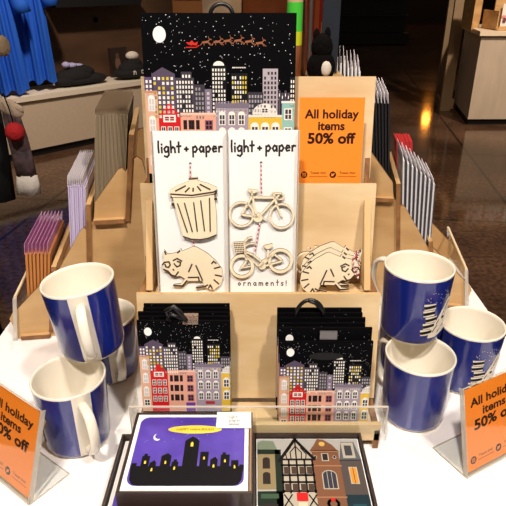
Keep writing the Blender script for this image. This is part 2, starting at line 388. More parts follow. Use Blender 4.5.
# blue shirts hanging over the bench
def shirt(along, back, rz, wd, label, col, zb=.50):
    p = BA + be*along + bb*back
    t = thing('hanging_shirt', label, 'shirt', (p.x, p.y, zb), (0, 0, rz), 'blue shirts on the rail')
    m = MB(); nx, nz = 40, 14; rnd = random.Random(int(along*100)); ph = rnd.uniform(0, 6)
    fab = mat('blue_cotton', col, .75, bump=.3, nscale=20)
    for side in (0, 1):
        vs = []
        for j in range(nz + 1):
            v = j / nz; z = .03*math.sin(j == 0) + v*.85
            for i in range(nx + 1):
                u = i / nx*2 - 1; ww = wd*(.55 - .06*v)
                fold = .035*math.sin(u*11 + ph + v*1.2)*(1 - .5*v) + .015*math.sin(u*23 + ph)
                th = .05*math.sqrt(max(0, 1 - u*u))*(1 if side else -1)
                vs.append((u*ww + .05*v*math.sin(ph), fold*math.sqrt(max(0, 1-u**4)) + th, z + .015*math.sin(u*9+ph)*(1-v)))
        m.add(vs, [[j*(nx+1)+i, j*(nx+1)+i+1, (j+1)*(nx+1)+i+1, (j+1)*(nx+1)+i] for j in range(nz) for i in range(nx)], fab, True)
    m.build('shirt_body', t)
    m = MB()
    m.tube([(wd*.42, 0, .84), (wd*.54, -.01, .76), (wd*.64, -.02, .66), (wd*.68, -.02, .60)], .06, fab, 12, taper=[.8, 1, 1.05, 1.1]).build('sleeve', t)
    m = MB(); m.tube([(-.2, 0, .86), (0, 0, .95), (.2, 0, .86)], .008, BLACK).tube([(0, 0, .95), (0, 0, 1.0), (.02, 0, 1.03), (0, 0, 1.05)], .004, BLACK).build('hanger', t)
    return t
shirt(.02, .12, yawb - .5, .30, 'royal blue shirt hanging nearest the front, lowest over the bench', (20, 92, 205))
shirt(.30, .20, yawb - .5, .30, 'royal blue shirt hanging behind the front one, furthest right on the rail', (20, 92, 205), .54)
shirt(-.25, .10, yawb - .5, .30, 'royal blue shirt hanging at the left edge of the photo', (20, 92, 205), .49)
t = bench_thing('clothes_rail', 'black wall rail carrying the blue shirts, above the bench', 'clothes rail', 0, .16, 0)
MB().tube([(-.8, 0, 1.56), (.75, 0, 1.56)], .012, BLACK).build('rail', t)
for x in (-.7, .7): MB().tube([(x, 0, 1.56), (x, .25, 1.56)], .01, BLACK).build('bracket', t)

# folded black knitwear
KN = mat('black_knit', (16, 15, 17), .9, bump=.6, nscale=60)
def lumps(m, spec, mt):
    for c, r, sc in spec: m.ball(c, r, mt, 18, sc, .03)
t = bench_thing('folded_garment', 'pile of folded black knitwear on the bench beside the blue shirts', 'folded clothes', .68, .2, .497)
m = MB(); lumps(m, [((0, 0, .041), .2, (1.15, .6, .2)), ((-.03, 0, .075), .17, (1.1, .65, .42)), ((.02, 0, .10), .13, (1.1, .7, .5)), ((.12, -.02, .046), .15, (1.0, .6, .3)), ((-.12, -.02, .05), .12, (1.0, .7, .4))], KN); m.build('knitwear', t)
m = MB(); lumps(m, [((-.05, 0, .165), .06, (1, .7, .4)), ((-.1, -.01, .175), .045, (.8, .8, .6)), ((.01, .0, .16), .05, (1.1, .6, .35))], mat('lavender_knit', (172, 170, 214), .9, bump=.4, nscale=60)); tag(m.build('scarf_top', t), 'lavender and white knit')
t = bench_thing('knit_beanie', 'black beanie with white lettering and pale pompom on the bench', 'hat', 1.22, .16, .497)
m = MB(); lumps(m, [((0, 0, .053), .17, (1.15, .7, .3)), ((.0, 0, .08), .14, (1, .7, .55)), ((.02, 0, .13), .09, (1, .8, .6))], KN); m.build('hat_body', t)
MB().ball((.01, -.01, .2), .05, mat('pale_pompom', (214, 206, 196), .9, bump=.5, nscale=50), 14, (1.3, 1, .8)).build('pompom', t)
a = Art(lambda x, z, L: (x, -.122 - .0008*L + x*x*.9 + max(0, z-.07)*.35, z)); hand(a, 'n c', 0, .05, .06, .008, c_(210, 208, 200), 1, .3); 
a.mb.mats and a.build('lettering', t)
t = bench_thing('boxed_book', 'dark upright box standing behind the black beanie', 'box', 1.2, .34, .497)
MB().box((-.09, -.02, 0), (.09, .02, .26), mat('dark_brown_card', (44, 30, 24), .6)).build('box_body', t); 
a = Art(front(-.02, .0005)); a.ell(-.02, .12, .03, .06, c_(120, 92, 76), 1); a.ell(-.02, .19, .02, .025, c_(96, 72, 60), 1); a.build('printed_cover', t)
t = bench_thing('wall_shelf', 'black shelf fixed high on the brown wall', 'shelf', 1.0, .32, 1.12)
m = MB(); m.prism([(-.42, 0), (.42, 0), (.46, .10), (-.46, .10)], -.1, .09, mat('black_metal', (13, 13, 14), .5), 'y').build('shelf_board', t)
MB().ball((-.1, 0, .15), .15, KN, 18, (2, .6, .4)).build('folded_fabric', t)

# right counter, angled post, pendant far behind
SIDEW = mat('whitewashed_panel', (196, 182, 164), .5, noise=.12, nscale=14, stretch=(1, 1, .2))
def quadprism(m, pts, z0, z1, mt): m.prism(pts, z0, z1, mt, 'z')
t = thing('shop_counter', 'tall white counter with black kick base at the right edge', 'counter', (2.17, 5.68, 0))
m = MB(); quadprism(m, [(0, 0), (1.8, .03), (1.8, .95), (.15, .9)], .06, .85, SIDEW); m.build('counter_body', t)
m = MB(); quadprism(m, [(.02, .03), (1.78, .06), (1.78, .93), (.17, .88)], 0, .06, mat('black_kickplate', (14, 12, 12), .6)); m.build('kick_plate', t)
m = MB(); quadprism(m, [(-.03, -.03), (1.83, 0), (1.83, .98), (.12, .93)], .85, .89, mat('counter_top_cream', (232, 216, 190), .4)); m.build('counter_top', t, bevel=.004)
t = thing('card_holder', 'wooden holder with pink and white prints on the white counter', 'card holder', (2.32, 5.74, .892), (0, 0, .05))
m = MB(); m.box((0, 0, 0), (.9, .2, .015), BIRCHD); m.box((0, 0, .0), (.012, .34, .17), BIRCHD); m.box((0, .10, .015), (.9, .112, .30), BIRCHD); m.box((.02, -.004, 0), (.9, .006, .035), BIRCHD); m.box((-.2, .35, 0), (-.02, .37, .3), BIRCHD); m.box((-.2, .1, 0), (-.188, .36, .3), BIRCHD).build('holder_frame', t)
for k, (x, col) in enumerate(((.06, (214, 160, 152)), (.27, (226, 214, 196)), (.48, (190, 150, 170)))):
    cm = MB().box((x, .06, .017), (x+.18, .066, .23), WHITE).build('print_card', t)
    a = Art(front(.06, .0006)); rnd = random.Random(k)
    for q in range(14): a.ell(x+.02+rnd.random()*.14, .03+rnd.random()*.18, .008+rnd.random()*.02, .008+rnd.random()*.015, flat([(196, 90, 96), (120, 70, 80), (226, 150, 150), col][q % 4]), 1 + q)
    a.build('print', cm)
GREY = mat('grey_metal_post', (150, 128, 100), .5, noise=.1, nscale=8)
t = thing('shelving_frame', 'dark grey metal frame standing left of the white counter', 'display frame', (2.10, 6.36, 0), (0, 0, .1))
MB().box((0, 0, 0), (.12, .03, 2.1), GREY).build('front_post', t)
MB().box((.15, .5, 0), (.27, .53, 2.1), GREY).build('rear_post', t)
m = MB(); m.prism([(0, .03), (.03, .03), (.18, .5), (.15, .5)], 0, .1, GREY, 'z'); m.build('floor_rail', t)
MB().box((.12, .0, .98), (.15, .03, 1.10), mat('tan_metal', (150, 128, 96), .5)).build('cross_bar', t)
MB().box((.12, .0, .02), (.15, .025, .13), GREY).build('low_bar', t)
t = thing('black_gondola', 'unlit black shelving unit far back across the dark floor', 'shelving unit', (.9, 13.5, 0), (0, 0, .1))
m = MB().box((0, 0, .02), (2.6, .5, 1.3), mat('black_panel', (12, 10, 10), .5)); m.box((0, -.3, .02), (2.6, 0, .25), mat('black_panel', (12, 10, 10), .5)).build('unit_body', t)
for z in (.6, 1.0): MB().box((.02, -.2, z), (2.58, 0, z+.03), mat('dark_shelf', (30, 22, 18), .5)).build('shelf', t)
t = thing('pendant_lamp', 'glowing pendant lamp far away that glints in the floor', 'lamp', (5.84, 19, 2.9))
MB().ball((0, 0, 0), .13, mat('lamp_glow', (255, 150, 50), emit=36), 16).build('bulb', t)
MB().tube([(0, 0, .13), (0, 0, .7)], .01, BLACK).build('cord', t)

# ================================================================ TABLE
t = thing('display_table', 'bright white display table carrying racks, mugs and boxed cards', 'table', (0, 0, 0))
MB().box((-.368, .05, TZ-.04), (.368, 1.25, TZ), mat('glossy_white_laminate', (246, 243, 240), .22, coat=.3)).build('table_top', t, bevel=.003)
MB().box((-.34, .1, 0), (.34, 1.2, TZ-.04), mat('white_table_body', (226, 220, 212), .5)).build('table_body', t)

# ================================================================ CENTRE STAND
CX = .006
st = thing('card_display_stand', 'three-tier birch plywood display stand in the middle of the table', 'display stand', (CX, 0, TZ))
def lean_panel(m, y0, z0, y1, z1, hw, th, mt, edge=None):
    v = Vector((0, y1-y0, z1-z0)); L = v.length; ang = math.atan2(v.y, v.z)
    M = Matrix.Translation((0, y0, z0)) @ Matrix.Rotation(-ang, 4, 'X')
    m.box((-hw, 0, 0), (hw, th, L), mt, M, edge)
for i, (y0, z0, y1, z1) in enumerate(((.508, .032, .53, .158), (.575, .10, .60, .260), (.63, .20, .656, .368))):
    m = MB(); lean_panel(m, y0, z0, y1, z1, .133 if i else .1335, .005, BIRCH, mat('birch_edge_light', (212, 176, 122), .6)); m.build('back_panel', st)
prof = [(.462, 0), (.462, .026), (.508, .030), (.516, .032), (.539, .155), (.576, .155), (.583, .160), (.606, .255), (.636, .255), (.664, .360), (.672, .36), (.70, 0), (.66, 0), (.64, .05), (.52, .02), (.49, 0)]
for s in (-1, 1):
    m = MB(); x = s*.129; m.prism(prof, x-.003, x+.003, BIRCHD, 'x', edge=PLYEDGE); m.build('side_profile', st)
    m = MB(); x = s*.1225; m.prism([(.548, .152), (.572, .152), (.594, .242), (.590, .244)], x-.0035, x+.0035, BIRCH, 'x', edge=mat('birch_edge_light', (212, 176, 122), .6)); m.build('tier_cheek', st)
for (ya, yb, z) in ((.468, .508, .026), (.536, .574, .1462), (.605, .629, .247)):
    MB().box((-.125, ya, z-.005), (.125, yb, z), BIRCH, edge=PLYEDGE, faceaxis=2).build('shelf', st)
MB().box((-.1325, .462, .012), (.1325, .4675, .034), BIRCH).build('front_rail', st)
# clear lip
def acrylic(m, a, b): m.box(a, b, ACR)
m = MB(); m.box((-.137, .4595, .024), (.137, .4615, .060), ACR); m.box((-.137, .4615, .024), (-.135, .492, .060), ACR); m.box((.135, .4615, .024), (.137, .492, .060), ACR)
m.box((-.137, .4593, .060), (.137, .4617, .0612), ACRE); m.box((-.1372, .4593, .024), (-.1358, .4603, .060), ACRE); m.box((.1358, .4593, .024), (.1372, .4603, .060), ACRE)
tag(m.build('clear_lip', st), 'clear acrylic front lip')

# ================================================================ gift bags
def gift_bag(W, Hh, th, loc, lean, label, group, seed, name='gift_bag', detail=True, handle=True, yaw=0):
    t = thing(name, label, 'gift bag', loc, (-lean, 0, yaw), group)
    m = MB(); n = 8
    m.box((-W/2, 0, 0), (W/2, th, Hh), BLACK); m.build('bag_body', t)
    a = Art(front(0)); city(a, W, Hh, -W/2, seed, 270 if detail else 60, W > .12); tag(a.build('printed_city', t), 'painted row of houses under a night skyline')
    if handle:
        m = MB(); pts = []
        for k in range(13):
            q = math.pi*k/12; pts.append((-.0 - .16*W*math.cos(q), th/2, Hh - .004 + .17*W*math.sin(q)))
        m.tube(pts, .0022 if W < .12 else .003, RIB, 8); m.build('ribbon_handle', t)
    return t
# the large one
b = gift_bag(.1655, .182, .006, (-.0365, .618, TZ+.2545), R(8), 'large black gift bag with moonlit city and red sleigh, tallest on the stand', None, 3, handle=False)
m = MB(); m.tube([(.003 - .012*math.cos(math.pi*k/12), .003 + .0, .180 + .011*math.sin(math.pi*k/12)) for k in range(13)], .0022, RIB); m.build('ribbon_handle', b)
# small bags on the bottom tier
lefts = ['front one of the left bunch', 'second from the front of the left bunch', 'third from the front of the left bunch', 'fourth from the front of the left bunch', 'rearmost of the left bunch']
for k in range(5):
    first = k == 0
    x = -.0725 + (.0, .001, -.001, .002, .0015)[k]
    o = gift_bag(.0955 if k < 3 else .092, .124 + .0012*k, .003, (x, .4745 + .0062*k, TZ+.0265), R(6.5), 'small black city gift bag, ' + lefts[k], 'small gift bags at left', 11+k, 'small_gift_bag', first, False, (0, .004, -.006, .005, 0)[k])
    if k == 0:
        m = MB(); m.tube([(-.012, .0, .124), (-.016, -.003, .137), (-.008, -.004, .142), (-.002, -.003, .135), (.004, -.002, .125)], .0025, RIB).tube([(-.016, -.002, .126), (-.012, -.004, .134), (.0, -.003, .128)], .002, RIB); m.build('ribbon_handle', o)
        m = MB(); m.box((0, -.002, .121), (.016, .004, .131), clear('clear_clip', (.9, .85, .8), alpha=.35, col=(190, 160, 140))); m.build('plastic_tab', o)
rights = ['front one of the right bunch', 'second from the front of the right bunch', 'third from the front of the right bunch', 'fourth from the front of the right bunch', 'fifth from the front of the right bunch', 'rearmost of the right bunch']
hs = (.103, .115, .1165, .119, .121, .123)
for k in range(6):
    o = gift_bag(.097 if k < 2 else .091, hs[k], .003, (.0755 + (.001, 0, -.003, -.002, -.004, -.004)[k], .4705 + .0062*k, TZ+.0265), R(6), 'small black city gift bag, ' + rights[k], 'small gift bags at right', 31+k, 'small_gift_bag', k == 0, False, (.004, -.004, .006, 0, .005, 0)[k])
    if k == 0:
        m = MB(); m.prism([(.018*math.cos(R(a)), .086 + .0045*math.sin(R(a))) for a in range(0, 360, 20)], -.0003, -.0002, mat('hole_dark', (4, 4, 5), .9), 'y'); tag(m.build('hand_hole', o), 'oval cut-out handle hole')
    if k == 1:
        m = MB(); m.box((-.006, -.003, .103), (.012, 0, .112), mat('grey_plastic', (96, 92, 92), .2, coat=.6)); m.build('plastic_tab', o)
    if k == 4:
        m = MB(); pts = [(-.026 + .015*(1-math.cos(math.pi*j/14)), -.001, .117 + .02*math.sin(math.pi*j/14)) for j in range(15)]; m.tube(pts, .0022, RIB)
        m.tube([(.004, 0, .117), (.0, -.002, .127), (-.006, -.003, .134), (-.014, -.002, .137)], .0018, RIB); m.build('ribbon_handle', o)

# ================================================================ wooden ornaments
U = .00104
def stroke(m, pts, wd, y0, y1, mt, edge=None):
    for a, b in zip(pts, pts[1:]):
        a, b = Vector(a), Vector(b); d = (b-a).normalized(); n = Vector((-d.y, d.x))*wd/2; e = d*wd*.25
        m.prism([tuple(a-n-e), tuple(b-n+e), tuple(b+n+e), tuple(a+n-e)], y0, y1, mt, 'y', edge=edge)
def annulus(m, c, r0, r1, y0, y1, mt, edge, n=36):
    for k in range(n):
        a, b = 2*math.pi*k/n, 2*math.pi*(k+1)/n
        q = [(c[0]+r*math.cos(t_), c[1]+r*math.sin(t_)) for r, t_ in ((r0, a), (r1, a), (r1, b), (r0, b))]
        P = [(x, y0, z) for x, z in q] + [(x, y1, z) for x, z in q]
        m.add(P, [[0, 1, 2, 3], [7, 6, 5, 4]], mt); m.add(P, [[1, 5, 6, 2], [0, 3, 7, 4]], edge)
    return m
def twine(m, pts, r=.0007):
    pts = [Vector(p) for p in pts]; red, wh = flat((190, 50, 60)), flat((235, 225, 220)); k = 0
    for a, b in zip(pts, pts[1:]):
        n = max(1, int((b-a).length / .0022))
        for i in range(n):
            m.tube([a.lerp(b, i/n), a.lerp(b, (i+1)/n)], r, red if k % 2 else wh, 6, True); k += 1
RAC = [(38,80),(62,115),(95,112),(138,100),(165,70),(176,92),(240,66),(262,55),(290,62),(370,110),(430,165),(478,230),(486,300),(462,360),(420,395),(378,396),(350,378),(272,386),(278,372),(340,366),(322,326),(212,328),(168,372),(95,364),(98,356),(155,350),(190,310),(150,285),(130,290),(105,292),(70,258),(25,238),(18,190),(34,150),(28,100)]
RACL = [[(20,200),(35,180),(70,175),(80,200),(65,220),(45,215),(40,195)],[(105,165),(135,150),(170,170)],[(110,190),(130,215),(155,205),(160,180),(135,172)],[(100,235),(106,242)],[(28,235),(60,250),(85,280),(115,290),(140,255)],[(248,195),(220,255)],[(278,205),(325,322)],[(215,300),(295,298),(300,328)],[(400,190),(415,172),(435,188)],[(420,228),(465,215)],[(425,280),(475,290)],[(415,318),(452,352)],[(372,385),(385,360),(400,388)],[(42,95),(50,118)],[(140,105),(158,90)],[(205,325),(168,368),(98,362)],[(275,382),(345,372),(365,360)]]
def raccoon(name_parent, sx=1.0, k=U/7.23, c=(250, 225), y0=-.004, y1=-.0015):
    m = MB(); f = lambda p: (sx*(p[0]-c[0])*k, (c[1]-p[1])*k)
    m.prism([f(p) for p in RAC], y0, y1, ORN, 'y', edge=BURN); o = m.build('raccoon_cutout', name_parent)
    a = Art(front(y0, .00015))
    for L in RACL: a.line([f(p) for p in L], .0017 * k*7.23/U, BURN, 1)
    tag(a.build('cut_lines', o), 'dark laser-cut lines'); return o
def ornament_card(uc, wd, label, loc, lean, yaw=0):
    t = thing('ornament_card', label, 'ornament card', loc, (-lean, 0, yaw), 'ornament cards on the middle tier'); t.scale = (1, 1, 1.03)
    m = MB(); m.box((-wd/2, 0, 0), (wd/2, .0015, .175), WHITE); m.build('backing_card', t)
    # clear box sleeve edges
    m = MB(); m.box((-wd/2-.001, -.008, 0), (-wd/2-.0004, .002, .175), ACRE); m.box((wd/2+.0004, -.008, 0), (wd/2+.001, .002, .175), ACRE); tag(m.build('clear_sleeve', t), 'clear box edge')
    a = Art(front(0)); hand(a, 'light + paper', 0, .1535, .0112, .0020, INK, 1, .0, .012)
    a.ell(0 if wd > .075 else -.002, .142, .0014, .0014, INK, 1)
    return t, a
# left card: bin and raccoon
t, a = ornament_card(190.5, .077, 'white light + paper card with wooden bin and raccoon ornaments', (-.0665, .552, TZ+.1465), R(9)); a.build('printed_title', t)
cl = lambda u, v: ((u-190.5)*U, (300-v)*U)
fb = lambda p: cl(160 + p[0]/6.32, 165 + p[1]/6.32)
m = MB(); m.prism([fb(p) for p in [(58,150),(110,122),(185,95),(185,76),(240,70),(240,92),(300,108),(362,134),(362,158),(340,176),(200,198),(72,198),(56,178)]], -.0045, -.002, ORN, 'y', edge=BURN)
m.prism([fb(p) for p in [(74,203),(200,203),(345,183),(356,300),(356,442),(300,468),(240,478),(180,473),(134,456)]], -.004, -.0015, ORN, 'y', edge=BURN)
for q in ((68, 195), (72, 245), (352, 170), (352, 210)): m.prism([fb((q[0]-8, q[1]-8)), fb((q[0]+10, q[1]-8)), fb((q[0]+10, q[1]+8)), fb((q[0]-8, q[1]+8))], -.004, -.002, BURN, 'y')
o = m.build('bin_cutout', t)
a = Art(front(-.0046, .00015))
for L in ([(95,158),(160,126)],[(158,164),(185,138)],[(208,160),(210,140)],[(258,156),(238,130)],[(318,148),(255,116)],[(62,178),(200,186),(340,165),(360,155)],[(185,82),(240,78)]): a.line([fb(p) for p in L], .0016, BURN, 1)
for L in ([(105,240),(162,426)],[(150,236),(195,422)],[(210,232),(228,420)],[(256,220),(276,418)],[(314,204),(314,420)],[(134,455),(185,472),(245,476),(300,466),(354,444)]): a.line([fb(p) for p in L], .0013, BURN, 1)
tag(a.build('cut_lines', o), 'dark laser-cut lines')
rc = raccoon(t); rc.location = (*[cl(155 + 250/7.23, 0)[0]], 0, cl(0, 240 + 225/7.23)[1])
m = MB(); twine(m, [(.0, -.001, .142), (-.0, -.003, cl(0, 178)[1])]); twine(m, [(.0, -.003, cl(0, 240)[1]), (.002, -.003, cl(0, 250)[1])]); m.build('twine', t)
# right card: bicycles
def bike_a(parent, f, y0=-.0042, y1=-.0018, name='bicycle_cutout'):
    m = MB(); s_ = U/7.03; seg = lambda pts, wd: stroke(m, [f(p) for p in pts], wd*s_, y0, y1, ORN, BURN)
    for c in ((105, 245), (398, 258)): annulus(m, f(c), 80*s_, 94*s_, y0, y1, ORN, BURN)
    seg([(105,245),(185,110)], 14); seg([(185,110),(215,265)], 14); seg([(105,245),(225,268)], 14)
    seg([(185,122),(350,124)], 16); seg([(345,140),(235,262)], 15); seg([(340,95),(362,180),(398,258)], 14)
    m.prism([f((225+34*math.cos(R(q)), 268+34*math.sin(R(q)))) for q in range(0, 360, 20)], y0, y1, ORN, 'y', edge=BURN)
    seg([(255,270),(285,288)], 9); seg([(185,115),(178,78)], 13)
    m.prism([f(p) for p in [(150,62),(228,70),(225,84),(180,98),(160,84)]], y0, y1, ORN, 'y', edge=BURN)
    seg([(330,92),(395,95),(412,110),(404,135),(372,138),(360,120),(378,108)], 11)
    return m.build(name, parent)
def bike_b(parent, f, y0=-.0042, y1=-.0018):
    m = MB(); s_ = U/7.03; seg = lambda pts, wd: stroke(m, [f(p) for p in pts], wd*s_, y0, y1, ORN, BURN)
    annulus(m, f((105, 282)), 70*s_, 92*s_, y0, y1, ORN, BURN); annulus(m, f((395, 240)), 72*s_, 94*s_, y0, y1, ORN, BURN)
    seg([(105,290),(140,240),(128,150),(125,100)], 15); seg([(130,170),(190,195),(250,245)], 13); seg([(130,190),(175,225),(240,290)], 13)
    seg([(95,295),(170,282)], 10); seg([(240,292),(300,230),(302,160)], 16); seg([(250,250),(350,190),(410,240),(290,275)], 14)
    m.prism([f((258+30*math.cos(R(q)), 280+26*math.sin(R(q)))) for q in range(0, 360, 20)], y0, y1, ORN, 'y', edge=BURN)
    m.prism([f(p) for p in [(265,125),(335,108),(338,130),(310,150),(285,148)]], y0, y1, ORN, 'y', edge=BURN)
    seg([(128,98),(150,70),(182,62)], 13); seg([(135,125),(165,108),(198,108)], 12)
    return m.build('bicycle_cutout', parent)
t, a = ornament_card(265, .0735, 'white light + paper card with two wooden bicycle ornaments', (.0105, .552, TZ+.1475), R(9))
hand(a, 'ornaments!', .001, .0075, .0072, .0010, INK, 1, .25); a.build('printed_title', t)
cr = lambda u, v: ((u-265)*U, (300-v)*U)
bike_a(t, lambda p: cr(228 + p[0]/7.03, 180 + p[1]/7.03))
o = bike_b(t, lambda p: cr(228 + p[0]/7.03, 230 + p[1]/7.03))
fq = lambda p: cr(228 + p[0]/7.03, 230 + p[1]/7.03)
m = MB(); m.prism([fq(p) for p in [(38,100),(125,92),(118,175),(62,182)]], -.0042, -.002, ORN, 'y', edge=BURN)
for i in range(6):
    for j in range(5):
        x, z = fq((52+i*12 + j*2, 108+j*15)); m.box((x-.0006, -.0044, z-.0007), (x+.0006, -.0042, z+.0007), BURN)
tag(m.build('basket', t), 'perforated wooden basket')
m = MB(); twine(m, [(-.002, -.001, .142), (-.0015, -.003, cr(0, 196)[1])]); twine(m, [cr(262, 224)[:1] + (-.003,) + cr(0, 224)[1:], cr(257, 254)[:1] + (-.004,) + cr(0, 254)[1:]]); m.build('twine', t)
# loose raccoon ornaments leaning at the right of the middle tier
labels = ['loose wooden raccoon ornament facing right, in front of the pile', 'loose wooden raccoon ornament just behind the front raccoon', 'rearmost loose wooden raccoon ornament, tipped upward']
for k, (x, z, ry, yy) in enumerate(((.086, .024, .0, .5525), (.087, .0275, .05, .5565), (.088, .033, .16, .5605))):
    t = thing('wooden_ornament', labels[k], 'ornament', (x, yy, TZ+.1485+z), (-R(8), ry, 0), 'loose wooden ornaments on the middle tier')
    raccoon(t, -1, U/7.23*1.0 * .98, (250, 225), -.0015, .0008)
    m = MB(); rnd = random.Random(k+4)
    pts = [(.028 + .004*math.cos(q*.7+k), -.002 - .0007*(q % 3), .006 + .013*math.sin(q*.55 + k)) for q in range(16)]
    twine(m, pts, .0006); m.build('twine', t)
t = thing('wooden_bicycle_ornament', 'loose wooden bicycle ornament poking up behind the raccoon pile', 'ornament', (.078, .566, TZ+.176), (-R(8), .12, 0), 'loose wooden ornaments on the middle tier')
bike_a(t, lambda p: ((p[0]-250)*U/7.03*.8, (240-p[1])*U/7.03*.8), -.001, .0012)
m = MB(); twine(m, [(-.02 + .003*q, -.0018, .016 + .003*math.sin(q*1.7)) for q in range(14)], .0006); m.build('twine', t)

# ================================================================ orange sale signs
def sale_sign(parent_name, label, loc, rot, W=.0715, Hh=.098, stand=True, col=(248, 138, 34)):
    ky = Hh/.0945
    t = thing('sale_sign', label, 'sign', loc, rot, 'orange sale signs')
    org = mat('orange_paper', col, .5); brn = flat((44, 18, 10))
    m = MB(); m.box((-W/2, 0, 0), (W/2, .0004, Hh), org); tag(m.build('paper', t), 'orange printed paper')
    a = Art(front(0)); k = W/.0715
    a.text('All holiday', 0, .0725*ky, .0132*ky, brn, 1, .030, 1.04*k/ky); a.text('items', 0, .0598*ky, .0132*ky, brn, 1, .030, 1.04*k/ky); a.text('50% off', 0, .0452*ky, .0160*ky, brn, 1, .036, 1.08*k/ky)
    for x in (-.0285*k, .004*k):
        a.ell(x, .010*k, .0038*k, .0038*k, brn, 1)
    x = -.0285*k; y = .010*k
    a.poly([(x-.002*k, y-.002*k), (x+.002*k, y-.002*k), (x+.002*k, y+.002*k), (x-.002*k, y+.002*k)], org, 2); a.rect(x-.0014*k, y-.0014*k, x+.0014*k, y+.0014*k, brn, 3); a.ring(x, y, .0009*k, .0005*k, org, 4, 10)
    x = .004*k
    a.poly([(x-.0022*k, y-.0014*k), (x-.0006*k, y-.0019*k), (x+.0012*k, y-.0008*k), (x+.0018*k, y+.001*k), (x+.0023*k, y+.0015*k), (x+.001*k, y+.0018*k), (x+.0002*k, y+.0008*k), (x-.0018*k, y+.0017*k), (x-.0014*k, y-.0003*k)], org, 2)
    for x in (-.0125*k, .0205*k):
        a.text('Tweet this!', x, .0108*k, .0040*k, brn, 1, .008)
        a.rect(x-.0105*k, .0076*k, x+.0105*k, .0084*k, flat((176, 84, 24)), 1)
    a.build('printed_text', t)
    if stand:
        m = MB(); e = .004
        for y0, y1 in ((-.0022, -.0007), (.0012, .0027)): m.box((-W/2-e, y0, -.002), (W/2+e, y1, Hh+.003), ACR)
        for x in (-W/2-e, W/2+e-.0008): m.box((x, -.0024, -.002), (x+.0008, .0029, Hh+.003), ACRE)
        m.box((-W/2-e, -.0024, -.0034), (W/2+e, .0029, -.002), ACRE)
        m.box((-W/2-e, -.0022, Hh+.003), (W/2+e, -.0014, Hh+.0038), ACRE)
        tag(m.build('acrylic_holder', t), 'clear acrylic sleeve')
        m = MB(); lean = -rot[0]; M = Matrix.Rotation(lean, 4, 'X')
        m.box((-W/2-e, 0, 0), (W/2+e, .046, .0015), ACR, M @ Matrix.Translation((0, 0, 0)))
        m.box((-W/2-e, .046, 0), (W/2+e, .0468, .0015), ACRE, M); m.box((-W/2-e-.0004, 0, 0), (-W/2-e+.0004, .046, .0016), ACRE, M); m.box((W/2+e-.0004, 0, 0), (W/2+e+.0004, .046, .0016), ACRE, M)
        o = m.build('acrylic_base', t, (0, 0, -.0036)); tag(o, 'clear acrylic foot')
    return t
sale_sign('c', 'orange half-price sign standing upright on the birch stand beside the large bag', (.0865, .6085, TZ+.2575), (-R(8), 0, 0), .0715, .0945, stand=False)
m = MB(); 
# sign at left: face runs from its near right corner toward the back left
def place_sign(px, py, dx, dy, side, W, label, ln):
    d = Vector((dx, dy)).normalized(); mid = Vector((px, py)) + d*(W/2 + .004)*(1 if side > 0 else 1)
    yaw = math.atan2(d.y, d.x) if side > 0 else math.atan2(-d.y, -d.x)
    return sale_sign('s', label, (mid.x, mid.y, TZ+.0042), (-R(ln), 0, yaw), W, .094, True, (228, 76, 28))
place_sign(-.219, .389, -.81, .59, -1, .085, 'orange half-price sign in clear holder at the left table corner', 19)
place_sign(.2207, .422, .88, .48, 1, .083, 'orange half-price sign in clear holder at the right table edge', 15)

